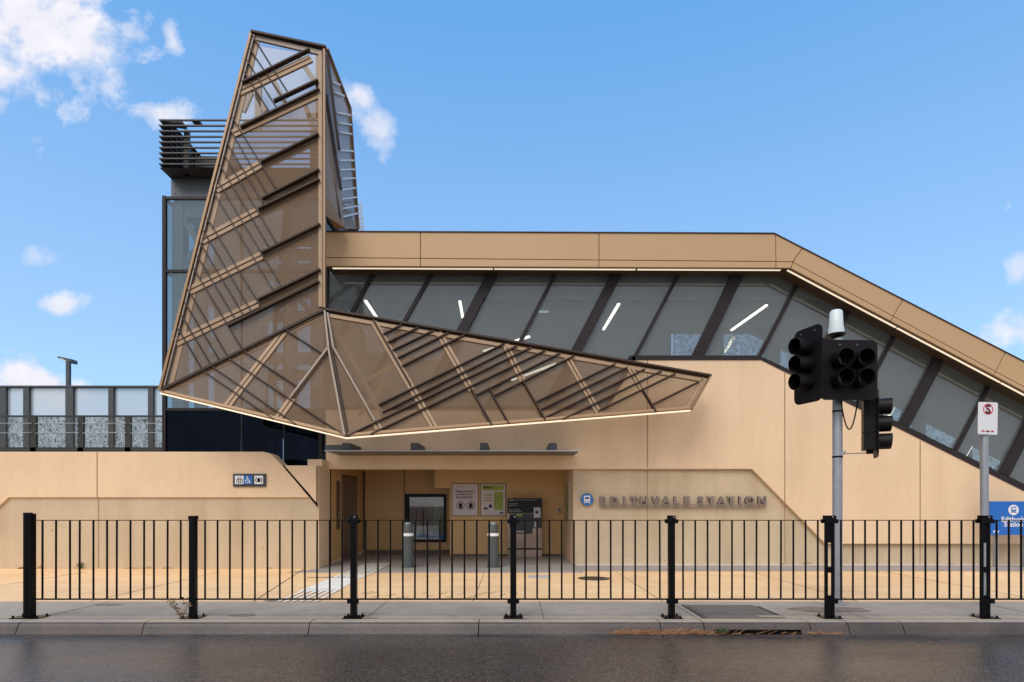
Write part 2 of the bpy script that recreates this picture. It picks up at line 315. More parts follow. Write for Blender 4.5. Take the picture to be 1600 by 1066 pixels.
def rrect(x0, x1, z0, z1, r, k=5):
    o = []
    for cx, cz, a in ((x1-r, z1-r, 0), (x0+r, z1-r, 90), (x0+r, z0+r, 180), (x1-r, z0+r, 270)):
        o += [(cx+r*math.cos(R(a+90*i/k)), cz+r*math.sin(R(a+90*i/k))) for i in range(k+1)]
    return o
def ring_prism(mb, cx, cz, r0, r1, y0, y1, k=32):
    vs = []; fs = []
    for i in range(k):
        a = 2*math.pi*i/k; c, s_ = math.cos(a), math.sin(a)
        vs += [(cx+r1*c, y0, cz+r1*s_), (cx+r0*c, y0, cz+r0*s_), (cx+r1*c, y1, cz+r1*s_), (cx+r0*c, y1, cz+r0*s_)]
    for i in range(k):
        a, b = 4*i, 4*((i+1) % k); fs += [(a, b, b+1, a+1), (a+2, a+3, b+3, b+2), (a, a+2, b+2, b), (a+1, b+1, b+3, a+3)]
    mb.add(vs, fs)

# ------------------------------------------------------------------ ground, road, path, kerb
Y_WL = 13.65     # left street wall
Y_WR = 14.5      # right lower wall
Y_UP = 14.4      # right upper wall and header
m_ = MB(); m_.add([(-900, -900, -0.17), (900, -900, -0.17), (900, 1500, -0.17), (-900, 1500, -0.17)], [(0, 1, 2, 3)])
tag(m_.build('ground', SOIL), kind='structure')
m_ = MB(); m_.add([(-120, -12, -0.15), (120, -12, -0.15), (120, 7.225, -0.15), (-120, 7.225, -0.15)], [(0, 1, 2, 3)])
tag(m_.build('road', ASPH), kind='structure')
m_ = MB(); prof = [(7.22, -0.147), (7.33, -0.140), (7.345, -0.125), (7.375, -0.05), (7.395, -0.018), (7.42, -0.004), (7.45, 0.0), (7.62, 0.0), (7.62, -0.16), (7.22, -0.16)]
kj = sorted([-12.0, -9.2] + [(q-800)/F*7.4 for q in (30, 226, 484, 748, 1031, 1099, 1264, 1324, 1409, 1640)] + [9.0, 12.0])
DR0, DR1 = (1116-800)/F*7.33, (1252-800)/F*7.33
for i in range(len(kj)-1):
    x0, x1 = kj[i]+0.006, kj[i+1]-0.006; k = len(prof)
    segs = [(x0, x1)]
    m_.add([(x, a_, b_) for x in (x0, x1) for a_, b_ in prof], [tuple(range(k)), tuple(range(2*k-1, k-1, -1))]+[(j, (j+1) % k, (j+1) % k+k, j+k) for j in range(k)])
kb = tag(m_.build('kerb', [KERB, PAVG], smooth=False), kind='structure')
for pl_ in kb.data.polygons: pl_.material_index = 1 if (pl_.normal.z > .9 and pl_.center.z > -.02) else 0
m_ = MB(); m_.box(DR0, DR1, 7.325, 7.40, -0.138, -0.086)
tag(m_.build('drain_opening', BLACKJ), 'black side entry drain slot in the kerb below the concrete pit cover', 'drain')
m_ = MB(); m_.add([(x, y, z) for x in (-60, 60) for y, z in ((7.622, 0), (9.0, 0), (9.0, -.16), (7.622, -.16))], [(0, 4, 5, 1), (0, 1, 2, 3), (7, 6, 5, 4), (0, 3, 7, 4), (1, 5, 6, 2)])
tag(m_.build('footpath', PAVG), kind='structure')
m_ = MB(); m_.box(-60, 60, 9.0, 13.1, -.16, -0.0005); m_.box(-60, X_(482, 12.9), 13.1, 13.7, -.16, -0.0005)
tag(m_.build('forecourt', PAVT), kind='structure')
m_ = MB(); m_.slab([(-5.05, 12.86), (1.6, 12.86), (1.6, 17.9), (-4.66, 17.9), (-4.66, 13.6)], -.15, 0.004)
tag(m_.build('entry_floor', PAVL), kind='structure')
m_ = MB(); m_.box(1.604, 60, 13.1, 14.55, -.15, 0.004)
tag(m_.build('drainage_strip', STRIP), kind='structure')
m_ = MB(); m_.box(1.604, 60, 14.40, 14.55, 0.0, 0.016); tag(m_.build('white_edge_line', mat('pale_edge', (.62, .58, .54), .8)), kind='structure')
# pale saw cut, darker joints and chalk scuffs on the paving
m_ = MB(); m_.box(-60, 60, 10.88, 10.91, 0, 0.002); tag(m_.build('paving_line', mat('pale_joint', (0.80, 0.66, 0.46), .8)), kind='structure')
m_ = MB()
for x in (-10.7, -8.4, -6.3, -1.95, 0.42, 2.45, 4.7, 7.2, 9.8): m_.box(x, x+0.012, 7.64, 9.0, 0.0, 0.003)
for x in (-9.6, -6.6, -0.62, 2.35, 5.4, 8.4, 11.4): m_.box(x, x+0.01, 9.0, 13.0, 0.0, 0.003)
m_.add([(-4.92, 13.6, .0045), (-4.90, 13.6, .0045), (-4.03, 9.0, .0045), (-4.05, 9.0, .0045)], [(0, 1, 2, 3)])
m_.box(-60, 60, 7.64, 7.65, 0.0, 0.003)
tag(m_.build('paving_joints', mat('paving_joint', (0.15, 0.11, 0.08), .9)), kind='structure')
m_ = MB(); rr = random.Random(3)
for i in range(46):
    x = rr.uniform(-2.6, 6.5) if i < 34 else rr.uniform(-9, 10); y = rr.uniform(9.3, 12.6); L = rr.uniform(.15, 1.1); w = rr.uniform(.008, .03); a = rr.uniform(-.12, .12)
    m_.add([(x, y, .0025), (x+L*math.cos(a), y+L*math.sin(a), .0025), (x+L*math.cos(a), y+L*math.sin(a)+w, .0025), (x, y+w*.4, .0025)], [(0, 1, 2, 3)])
tag(m_.build('paving_scuffs', mat('chalk_scuff', (0.80, 0.72, 0.58), .9)), kind='structure')
m_ = MB()
for i in range(16):
    x = -2.6+i*0.17+rr.uniform(-.04, .04); y = rr.uniform(9.3, 9.9); L = rr.uniform(.1, .35)
    m_.add([(x, y, .0025), (x+.02, y, .0025), (x+.06+L*.3, y+L, .0025), (x+.04+L*.3, y+L, .0025)], [(0, 1, 2, 3)])
tag(m_.build('paving_cracks', mat('paving_crack', (0.22, 0.13, 0.07), .9)), kind='structure')
m_ = MB()   # small stains by the post feet
for (x, y, rx, ry) in ((-3.68, 7.86, .2, .1), (-2.0, 7.66, .22, .05), (0.05, 7.62, .2, .04), (-6.1, 8.7, .22, .08), (4.6, 8.3, .6, .25), (-3.75, 9.05, .16, .06), (-3.8, 12.0, .55, .05)):
    m_.add([(x+rx*math.cos(a)*rr.uniform(.75, 1.1), y+ry*math.sin(a)*rr.uniform(.75, 1.1), .0055) for a in [2*math.pi*i/18 for i in range(18)]], [tuple(range(18))])
tag(m_.build('paving_stains', mat('damp_stain', (0.21, 0.165, 0.13), .6, var=.3, scale=9)), kind='structure')

# tactile guidance band
tg = empty('tactile_path', (-3.4, 11.8, 0), 'white tactile guidance strip of raised bars running to the entry', 'tactile paving')
q = Part(); q.add([(-3.72, 10.0, .0055), (-3.06, 10.0, .0055), (-3.16, 12.5, .0055), (-3.75, 12.5, .0055)], [(0, 1, 2, 3)])
q.child('pad', TACT, tg)
q = Part()
for i in range(6):
    xa = -3.66+i*.118; xb = -3.72+i*.105
    for (ya, yb) in ((8.95, 10.4), (11.9, 14.9)):
        fa = (ya-9)/6; fb = (yb-9)/6
        q.add([(xa+(xb-xa)*fa, ya, .012), (xa+(xb-xa)*fa+.055, ya, .012), (xa+(xb-xa)*fb+.045, yb, .012), (xa+(xb-xa)*fb, yb, .012)], [(0, 1, 2, 3)])
q.child('guide_bars', TACT, tg)
# covers
q = MB(); q.add([(1.68+.33*math.cos(a), 11.84+.33*math.sin(a), .004) for a in [2*math.pi*i/36 for i in range(36)]], [tuple(range(36))])
for i in range(-3, 4): q.box(1.68-math.sqrt(max(0, .3**2-(i*.085)**2)), 1.68+math.sqrt(max(0, .3**2-(i*.085)**2)), 11.84+i*.085-.012, 11.84+i*.085+.012, .004, .007)
tag(q.build('manhole_cover', IRON), 'round rusty brown manhole cover in the tan paving', 'manhole cover')
q = MB(); q.slab(rrect(.34, .82, 11.86, 12.35, .06), .001, .006); q.slab(rrect(.39, .77, 11.91, 12.30, .04), .006, .009)
tag(q.build('access_cover', mat('bright_cover', (.62, .60, .58), .5, .3)), 'small bright metal access cover in the paving before the ticket machine', 'access cover')
q = empty('pit_cover', (3.1, 8.1, 0), 'large dark rectangular concrete pit cover behind the kerb drain', 'pit cover')
k = Part(); k.slab([(2.60, 7.66), (3.58, 7.66), (3.60, 8.62), (2.62, 8.62)], .003, .012); k.child('lid', PITC, q)
k = Part(); k.slab([(2.53, 7.64), (2.585, 7.64), (2.60, 8.68), (2.545, 8.68)], .002, .006); k.slab([(3.60, 7.7), (3.66, 7.7), (3.665, 8.55), (3.62, 8.55)], .002, .006); k.child('frame', mat('pit_edge', (.05, .04, .035), .8), q)
k = Part(); k.box(3.30, 3.62, 7.65, 7.78, .012, .018); k.child('patch', mat('pit_patch', (.30, .26, .21), .9), q)
# leaf litter
m_ = MB(); rr = random.Random(5)
for i in range(750):
    f = rr.random(); x = (950+360*f-800)/F*7.28 if rr.random() < .5 else (960+190*f-800)/F*7.28
    if 2.5 < x < 3.68 and rr.random() < .88: continue
    y = 7.29+rr.gauss(0, .022); z = -.135+rr.random()*.03*(1.5 if x < 2.4 else .8); L = rr.uniform(.03, .12); a = rr.gauss(0, .5); e = rr.gauss(0.1, .25); w = rr.uniform(.003, .007)
    m_.m = rr.choice((0, 0, 1)); dx, dy, dz = L*math.cos(a), L*math.sin(a)*.6, abs(L*math.sin(e))
    m_.add([(x, y, z), (x+dx, y+dy, z+dz), (x+dx, y+dy, z+dz+w), (x, y, z+w)], [(0, 1, 2, 3)])
tag(m_.build('leaf_litter', [LITTER, LITTER2]), kind='stuff')
def weed(name, x, y, z, h, mt, label, n_=9, seed=1):
    m_ = MB(); r_ = random.Random(seed)
    for i in range(n_):
        a = r_.uniform(0, 6.28); pts = [Vector((x, y, z))]; dv = Vector((math.cos(a)*.45, math.sin(a)*.35, 1)).normalized()
        for k_ in range(4):
            dv = (dv+Vector((r_.gauss(0, .2), r_.gauss(0, .2), .05))).normalized(); pts.append(pts[-1]+dv*h*r_.uniform(.2, .3))
        m_.tube(pts, [.004, .003, .003, .002, .0015], 5)
        for k_ in range(6):
            b0 = pts[r_.choice((1, 2, 3, 4))]; e = b0+Vector((r_.gauss(0, .035), r_.gauss(0, .03), r_.uniform(0, .04))); s_ = Vector((r_.gauss(0, .008), 0, .010))
            m_.add([b0, (b0+e)/2+s_, e, (b0+e)/2-s_], [(0, 1, 2, 3)])
    tag(m_.build(name, mt), label, 'weed')
weed('dry_weed', X_(283, 7.62), 7.62, 0, .26, DRYW, 'dry brown weed growing beside the second fence post', 9, 2)
weed('small_weed', X_(127, 13.6), 13.60, 0, .13, WEED, 'small green weed at the foot of the left wall', 8, 3)
weed('gutter_weed', X_(1132, 7.25), 7.30, -.14, .06, WEED, 'tiny green weed in the gutter at the drain slot', 8, 4)

# ------------------------------------------------------------------ street wall, left
wl = empty('street_wall', (-8, 13.8, 0), 'long tan precast street wall left of the entry with a stepped lower band', 'wall')
top = Z_(706, 13.6)
q = Part(); q.pprism([(-700, 706), (412, 706), (424, 710), (441, 727.5), (496, 790), (482, 777.5), (13, 777.5), (-30, 818), (-60, 845), (-700, 845)], 13.6, .4)
q.child('upper_panel', TAN, wl, bevel=.012)
q = Part(); q.pprism([(444, 727.5), (496.2, 727.5), (496.2, 787)], 13.6, .4); q.child('corner_panel', TAN, wl, bevel=.006)
q = Part(); q.box(X_(-700, Y_WL), -4.6, 13.65, 13.95, 0, Z_(776, 13.65)); q.child('lower_panel', ROUGHC, wl)
q = Part(); q.pprism([(150.8, 706.8), (152.4, 706.8), (152.4, 776.8), (150.8, 776.8)], 13.597, .01); q.child('panel_joint', JOINTW, wl)
q = Part(); q.pprism([(153, 778), (154.5, 778), (154.5, 888), (153, 888)], 13.646, .01)
q.child('panel_joint', JOINTW, wl)
q = Part(); q.pprism([(441, 727), (443, 727), (496, 789), (496, 792.5)], 13.59, .02); q.child('seam', BLACKJ, wl); q = Part(); q.pprism([(494.3, 728), (495.6, 728), (495.6, 790), (494.3, 790)], 13.592, .02)
q.child('seam', BLACKJ, wl)

# ------------------------------------------------------------------ station building
sb = empty('station_building', (3, 15, 0), 'tan railway station building with champagne roof fascia, raking stair glazing and recessed entry', 'building')
# walls
q = Part(); q.pprism([(509, 640), (943.5, 640), (990, 562), (1190, 562), (1600, 766.5), (1768, 850), (1290, 850), (1175, 733), (509, 733)], Y_UP, .3)
q.child('upper_wall', TAN, sb, bevel=.008)
q = Part(); q.prism([(1.547, 0), (X_(1990, Y_WR), 0), (X_(1990, Y_WR), Z_(866, Y_WR)), (X_(1760, Y_WR), Z_(862, Y_WR)), (X_(1470, Y_WR), Z_(724, Y_WR)), (1.547, Z_(724, Y_WR))], Y_WR, Y_WR+.4)
q.child('lower_wall', ROUGHC, sb)
for (x, y0, y1) in ((1011, 563, 731), (1225.5, 583, 790), (1437, 689, 849), (1640, 792, 849)):
    q = Part(); q.pprism([(x, y0), (x+1.6, y0), (x+1.6, y1), (x, y1)], Y_UP-.003, .01); q.child('panel_joint', JOINTW, sb)
for (x, y0, y1) in ((1011, 735, 882), (1225.5, 790, 882), (1437, 850, 882), (1640, 850, 882), (1810, 850, 882)):
    q = Part(); q.pprism([(x, y0), (x+1.4, y0), (x+1.4, y1), (x, y1)], Y_WR-.003, .01); q.child('panel_joint', JOINTW, sb)
# entry recess
GRIME = mat('water_stain', (0.40, 0.27, 0.15), .85, var=.2, scale=5)
rg = random.Random(11)
def stain_row(parent, x0, x1, Yf, n_, zt=None):
    for i in range(n_):
        x = rg.uniform(x0, x1); w_ = rg.uniform(.03, .22); h_ = rg.uniform(.02, .09); q = Part(); pts = [(x-w_, 0.006), (x+w_, 0.006)]+[(x+w_*math.cos(a)*rg.uniform(.6, 1), .006+h_*math.sin(a)*rg.uniform(.5, 1)) for a in (.5, .9, 1.3, 1.7, 2.1, 2.6)]
        q.add([(a, Yf, b) for a, b in pts], [tuple(range(len(pts)))]); q.child('base_stain', GRIME, parent)
for (x, z, pr, yy) in ((2.8, .25, sb, Y_WR), (4.9, .25, sb, Y_WR), (3.85, .12, sb, Y_WR), (6.1, .3, sb, Y_WR), (5.3, 1.1, sb, Y_WR), (-7.4, .9, wl, 13.65), (-10.9, .9, wl, 13.65), (-5.9, .5, wl, 13.65)):
    q = Part(); q.tube([(x, yy-.003, z), (x, yy+.01, z)], .02, 12); q.child('ferrule_plug', GRIME, pr)
stain_row(wl, -11.8, -4.8, 13.646, 9); stain_row(sb, 1.9, 12, Y_WR-.004, 8)
ZC = Z_(733, Y_UP)
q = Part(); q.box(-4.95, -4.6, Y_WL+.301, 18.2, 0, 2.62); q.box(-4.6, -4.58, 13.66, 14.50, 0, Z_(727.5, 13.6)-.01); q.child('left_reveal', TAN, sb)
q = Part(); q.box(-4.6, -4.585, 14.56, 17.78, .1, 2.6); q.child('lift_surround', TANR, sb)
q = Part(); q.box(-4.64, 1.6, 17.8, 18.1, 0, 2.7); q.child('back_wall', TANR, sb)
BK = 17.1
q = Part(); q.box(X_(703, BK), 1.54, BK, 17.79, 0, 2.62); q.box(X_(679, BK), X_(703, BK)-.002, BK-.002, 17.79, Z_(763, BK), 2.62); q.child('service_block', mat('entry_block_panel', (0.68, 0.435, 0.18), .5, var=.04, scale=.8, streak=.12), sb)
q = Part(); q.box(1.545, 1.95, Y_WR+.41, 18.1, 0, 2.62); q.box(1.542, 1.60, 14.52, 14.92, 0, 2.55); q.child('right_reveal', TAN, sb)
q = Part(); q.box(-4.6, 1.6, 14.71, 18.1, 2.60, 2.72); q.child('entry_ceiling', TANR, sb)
q = Part(); q.box(-4.583, -4.57, 14.50, 14.56, 0.02, 2.6)
q.box(X_(631, 17.79), X_(632, 17.79), 17.79, 17.80, Z_(771, 17.8), 2.6); q.box(-4.57, -4.55, 17.74, 17.79, .15, 2.55)
q.child('entry_seam', BLACKJ, sb)
q = Part(); q.box(-4.57, 1.54, 17.76, 17.795, .005, .13); q.box(X_(705, BK), 1.53, BK-.02, BK-.003, .005, .06); q.child('skirting', mat('skirting', (.10, .08, .06), .6), sb)
q = Part(); q.box(-4.584, -4.555, 15.56, 16.9, .03, 2.27); q.child('lift_door', DOORM, sb, bevel=.004)
q = Part(); q.box(-4.584, -4.56, 15.5, 15.56, .02, 2.33); q.box(-4.584, -4.56, 16.9, 16.96, .02, 2.33); q.box(-4.584, -4.56, 15.5, 16.96, 2.27, 2.33); q.child('door_frame', mat('door_frame_bronze', (.12, .08, .045), .5), sb)
q = Part(); q.box(-4.584, -4.565, 15.02, 15.3, .87, 2.15); q.child('call_panel', mat('call_panel', (.15, .12, .08), .35, .6), sb)
for z in (1.18, 1.30): q = Part(); q.tube([(-4.567, 15.16, z), (-4.55, 15.16, z)], .03, 14); q.child('call_button', GALV, sb)
# fascia
YF = 14.1
ftop = [(508, 361), (1210, 364), (1600, 564), (1990, 763.5)]
fgr = [(508, 402.5), (1238, 409), (1600, 604.5), (1990, 815)]
fbot = [(508, 415.5), (1235, 418.5), (1600, 611), (1990, 817)]
def band(upper, lower, Y, t_, x0, x1, slant0=None, slant1=None): pass
def at(line, x):
    for (a, b), (c, d_) in zip(line, line[1:]):
        if a <= x <= c: return b+(d_-b)*(x-a)/(c-a)
    return line[-1][1]
cuts_t = [508, 657, 936, 1212, 1254, 1411, 1571, 1730, 1990]
cuts_g = [508, 657, 936, 1212.5, 1239, 1396, 1556, 1712, 1990]
cuts_b = [508, 657, 936, 1212.5, 1236, 1392, 1553, 1708, 1990]
for i in range(8):
    g = .9
    a, b = cuts_t[i]+g*.6, cuts_t[i+1]-g*.6; c, d_ = cuts_g[i]+g*.6, cuts_g[i+1]-g*.6; e, f = cuts_b[i]+g*.6, cuts_b[i+1]-g*.6
    q = Part(); q.pprism([(a, at(ftop, a)+1.2), (b, at(ftop, b)+1.2), (d_, at(fgr, d_)-.5), (c, at(fgr, c)-.5)], YF, .06)
    q.pprism([(c, at(fgr, c)+.6), (d_, at(fgr, d_)+.6), (f, at(fbot, f)), (e, at(fbot, e))], YF+.004, .06)
    q.child('fascia_panel', FASC, sb, bevel=.003)
q = Part(); q.pprism(ftop+[(x, y-.3) for x, y in fbot[::-1]], YF+.065, .06); q.child('fascia_backing', JOINT, sb)
q = Part()
for (a, b), (c, d_) in zip(ftop, ftop[1:]):
    q.add([P(a, b-.6, YF-.02), P(c, d_-.6, YF-.02), P(c, d_+1.0, YF-.02), P(a, b+1.0, YF-.02)]+[P(a, b-.6, YF-.02)+Vector((0, .16, 0)), P(c, d_-.6, YF-.02)+Vector((0, .16, 0)), P(c, d_+1.0, YF-.02)+Vector((0, .16, 0)), P(a, b+1.0, YF-.02)+Vector((0, .16, 0))], [(0, 3, 2, 1), (4, 5, 6, 7), (0, 1, 5, 4), (3, 7, 6, 2), (0, 4, 7, 3), (1, 2, 6, 5)])
q.child('roof_capping', BRONZE, sb)
# roof slab and soffit
def xz(line, Y): return [(X_(a, Y), Z_(b, Y)) for a, b in line]
rt = xz([(508, 363), (1210, 366), (1600, 566), (1990, 765.5)], YF); rb = [(x, z-.12) for x, z in rt]
q = Part(); q.prism(rt+rb[::-1], YF+.13, 18.95); q.child('roof', STEELG, sb)
st = [(x, z+.03) for x, z in xz(fbot, YF)]; sbm = [(x, z+.09) for x, z in xz(fbot, YF)]
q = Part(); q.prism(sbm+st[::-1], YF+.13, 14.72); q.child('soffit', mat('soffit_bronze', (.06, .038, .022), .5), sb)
lz = [(x, z+.004) for x, z in xz(fbot, YF)]
q = Part(); y0 = 14.26
for (xa, za), (xb, zb), fr in ((lz[0], lz[1], (.012, .36)), (lz[0], lz[1], (.363, .67)), (lz[0], lz[1], (.674, .985)), (lz[1], lz[2], (.0, .47)), (lz[1], lz[2], (.475, .92)), (lz[1], lz[2], (.925, 1.0)), (lz[2], lz[3], (0, .4)), (lz[2], lz[3], (.41, 1))):
    A = Vector((xa+(xb-xa)*fr[0], y0, za+(zb-za)*fr[0])); B = Vector((xa+(xb-xa)*fr[1], y0, za+(zb-za)*fr[1]))
    q.bar(A, B, .018, .05, (0, -1, 0))
q.child('soffit_light', LED, sb)
# glazing
YG = 14.72
gt = [(506, 417), (1234, 419), (1600, 613), (1990, 818)]
gb = [(506, 634), (944, 634), (990, 555.5), (1187, 555.5), (1406, 660.5), (1600, 756), (1990, 950)]
def clip(poly, a, b, c):   # keep a*x+b*y+c>=0
    o = []
    for i in range(len(poly)):
        p_, q_ = poly[i], poly[(i+1) % len(poly)]; dp = a*p_[0]+b*p_[1]+c; dq = a*q_[0]+b*q_[1]+c
        if dp >= 0: o.append(p_)
        if (dp >= 0) != (dq >= 0): t_ = dp/(dp-dq); o.append((p_[0]+(q_[0]-p_[0])*t_, p_[1]+(q_[1]-p_[1])*t_))
    return o
gpoly = gt+gb[::-1]
mull = [(509, .0, 7), (583, .535, 6), (675, .57, 6), (770, .53, 17), (869, .518, 6), (965, .52, 18), (1062.5, .53, 6), (1155.5, .49, 19), (1256, .52, 6), (1355, .54, 16), (1451, .53, 6), (1541, .53, 17), (1639, .52, 6), (1735, .52, 17), (1830, .52, 6)]
def line_at(mm, dx=0):  # a,b,c of x + s*(y-425) - (x0+dx) >=0
    return (1, mm[1], -mm[1]*425-(mm[0]+dx))
for i, mm in enumerate(mull):
    w = mm[2]/2
    a, b, c = line_at(mm, -w); a2, b2, c2 = line_at(mm, w)
    pl = clip(clip(gpoly, a, b, c), -a2, -b2, -c2)
    if len(pl) > 2: q = Part(); q.pprism(pl, YG-(.10 if mm[2] > 10 else .06), .18); q.child('mullion', FRAMEB, sb)
    nx = mull[i+1] if i+1 < len(mull) else (1990, .5, 6)
    a3, b3, c3 = line_at(nx, -nx[2]/2)
    pl = clip(clip(gpoly, a2, b2, c2), -a3, -b3, -c3)
    if len(pl) > 2: q = Part(); q.pprism(pl, YG, .02); q.child('window_pane', GLASS, sb)
def ribbon(q, up, lo, Y, t_):
    for i in range(len(up)-1): q.pprism([up[i], up[i+1], lo[i+1], lo[i]], Y, t_)
q = Part(); ribbon(q, [(985, 555.5), (1187, 555.5), (1406, 661), (1600, 757), (1800, 855)], [(985, 562.5), (1190, 562.5), (1408, 671), (1600, 767), (1802, 866)], 14.38, .36)
q.pprism([(944, 634), (990, 555.5), (994, 561), (948, 640)], 14.38, .35); q.pprism([(506, 634), (945, 634), (945, 640), (506, 640)], 14.38, .35)
q.child('sill_frame', FRAMEB, sb)
# interior seen through the glass
zc = 7.1
cprof = [(-4.7, 7.12), (7.83, 7.12), (18, 1.95)]
def lowr(pr, dz): return [(x, z+dz) for x, z in pr]
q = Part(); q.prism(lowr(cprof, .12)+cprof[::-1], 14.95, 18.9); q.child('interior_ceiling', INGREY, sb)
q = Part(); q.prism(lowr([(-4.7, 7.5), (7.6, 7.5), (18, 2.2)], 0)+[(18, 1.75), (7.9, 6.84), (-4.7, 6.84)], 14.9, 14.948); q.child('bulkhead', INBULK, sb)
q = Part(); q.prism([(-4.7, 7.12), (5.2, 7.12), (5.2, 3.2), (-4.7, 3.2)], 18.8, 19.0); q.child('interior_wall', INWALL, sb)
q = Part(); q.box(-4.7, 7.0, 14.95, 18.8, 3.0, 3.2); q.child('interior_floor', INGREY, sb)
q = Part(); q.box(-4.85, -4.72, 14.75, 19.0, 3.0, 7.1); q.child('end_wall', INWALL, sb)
bx = [5.25, 6.35, 6.9, 8.25, 8.75, 9.9, 10.35, 11.5, 11.95, 13.1, 13.5, 14.6, 15, 16.2]
for i in range(0, 14, 2):
    x0, x1 = bx[i], bx[i+1]; zt = lambda x: 7.12 if x < 7.83 else 7.12-(x-7.83)*.508
    pts = [(x0, zt(x0)), (x1, zt(x1)), (x1, zt(x1)-1.7), (x0, zt(x0)-1.7)]
    if x0 < 7.83 < x1: pts.insert(1, (7.83, 7.12))
    q = Part(); q.prism(pts, 18.8, 18.83); q.child('patterned_pane', FRIT, sb)
    x2 = bx[i+2] if i+2 < 14 else 18
    pts = [(x1, zt(x1)), (x2, zt(x2)), (x2, zt(x2)-1.7), (x1, zt(x1)-1.7)]
    q = Part(); q.prism(pts, 18.78, 18.9); q.child('interior_post', INWALL, sb)
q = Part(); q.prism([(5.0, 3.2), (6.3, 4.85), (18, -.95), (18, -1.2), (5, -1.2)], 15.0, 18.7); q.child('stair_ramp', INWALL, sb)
# strip lights inside (things of their own)
def lightbar(a, b, label, r_=.045):
    A, B = Vector(a), Vector(b); e = empty('strip_light', ((A+B)/2), label, 'light', 'strip lights behind the stair glazing')
    q = Part(); q.bar(A, B, r_*1.6, r_, (0, 0, 1)); q.child('tube', LEDI, e)
    q = Part(); q.bar(A+Vector((0, 0, .045)), B+Vector((0, 0, .045)), r_*2.1, .04, (0, 0, 1)); q.child('housing', INGREY, e)
def onz(px, py, z): Y = (z-EYE)*F/(790-py); return P(px, py, Y)
zl = 7.02
lightbar(onz(571, 470, zl), onz(599, 512, zl), 'white strip light glowing in the leftmost glazing, above the mesh hood')
lightbar(onz(718.5, 471, zl), onz(723, 496, zl), 'short white strip light seen just left of the first broad mullion')
lightbar(onz(967, 475, zl), onz(943, 515, zl), 'bright diagonal strip light right of the second broad mullion')
lightbar(onz(1198, 477, zl), onz(1143, 516, zl), 'long slanting strip light at the top of the stair, near the roof bend')
lightbar(onz(1146, 527, zl), onz(1133, 550, zl), 'strip light low in the glazing in front of white patterned glass', .05)
lightbar(P(756, 549, 17.0), P(827, 526, 15.6), 'thin strip light cut by the upper edge of the mesh wing')
lightbar(P(800, 594, 18.0), P(868, 569, 16.4), 'thin strip light seen through the mesh wing')
lightbar(P(1396, 636, 15.6), P(1389, 650, 15.2), 'short strip light beside the lowest signal lantern', .04)
lightbar(P(1517, 697, 16.0), P(1507, 714, 15.4), 'short strip light low in the glazing beside the parking sign', .04)
q = empty('exit_light', P(850, 481, 16.6), 'small pale rectangular lit sign behind the upper glazing', 'sign')
k = Part(); k.pprism([(842, 474), (857, 474), (857, 488), (842, 488)], 16.6, .05); k.child('panel', mat('pale_lit_sign', (.5, .6, .6), .4, emit=(.5, .7, .7), estr=.7), q)

# ------------------------------------------------------------------ entrance canopy
cn = empty('entrance_canopy', (-1.5, 14.3, 2.7), 'thin flat steel canopy plate over the recessed entry held by four box brackets', 'canopy')
YC = 13.25; zc_ = Z_(704, YC)
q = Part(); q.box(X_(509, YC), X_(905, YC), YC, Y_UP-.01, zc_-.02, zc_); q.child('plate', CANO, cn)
q = Part(); q.box(X_(507, YC), X_(906, YC), YC-.02, YC-.001, zc_-.022, zc_+.006); q.child('edge_trim', GALV, cn)
for i, x in enumerate((541, 648, 756, 864)):
    xx = X_(x, YC+.15); q = Part(); q.box(xx-.09, xx+.09, YC+.12, Y_UP-.01, zc_+.03, zc_+.19); q.child('bracket', STEELG, cn, bevel=.004)
q = Part(); q.box(X_(508, YC+.3), X_(535, YC+.3), YC+.3, Y_UP-.02, zc_+.03, zc_+.16); q.child('end_box', mat('canopy_box', (.10, .11, .11), .5), cn)

# ------------------------------------------------------------------ lift tower
YT = 14.95
lt = empty('lift_tower', (-7, 16, 0), 'dark glass lift tower with grey cladding and louvred crown behind the mesh hood', 'tower')
tx0, tx1 = X_(257, YT), X_(506, YT); zt0, zt1, zt2, zt3 = Z_(745, YT), Z_(640, YT), Z_(424, YT), Z_(310, YT)
cols = [tx0, tx0+2.0, tx0+3.1, tx1]
for (za, zb, mt) in ((zt2, zt3, TGLASS), (zt1, zt2, TGLASS), (zt0, zt1, DGLASS)):
    for i in range(3):
        q = Part(); q.box(cols[i]+.03, cols[i+1]-.03, YT, YT+.02, za+.03, zb-.03); q.child('glass_panel', mt, lt)
    q = Part(); q.box(tx0, tx0+.02, YT+.05, 18.2, za+.03, zb-.03); q.child('side_glass', mt, lt)
    if mt is TGLASS: q = Part(); q.box(tx0+.05, tx1-.05, 18.25, 18.27, za+.03, zb-.03); q.child('rear_glass', TGLASS, lt)
q = Part()
for z in (zt0, zt1, zt2, zt3): q.box(tx0-.03, tx1+.03, YT-.03, YT+.04, z-.035, z+.035); q.box(tx0-.03, tx0+.04, YT+.04, 18.3, z-.03, z+.03)
q.box(tx0-.04, tx0+.05, YT-.04, YT+.05, zt0, zt3+.05)
for x in cols[1:3]: q.box(x-.015, x+.015, YT-.004, YT+.03, zt0, zt3)
q.child('glazing_frame', FRAMEB, lt)
q = Part(); q.box(X_(506, YT)-.02, X_(510, YT), YT-.35, YT+.1, Z_(727, YT), zt1); q.child('corner_post', FRAMEB, lt)
q = Part()   # steel shaft inside
for x in (tx0+.55, tx0+1.35, tx0+3.0, tx1-.35):
    for y in (15.7, 17.7): q.box(x-.13, x+.13, y-.13, y+.13, 1, zt3-.1)
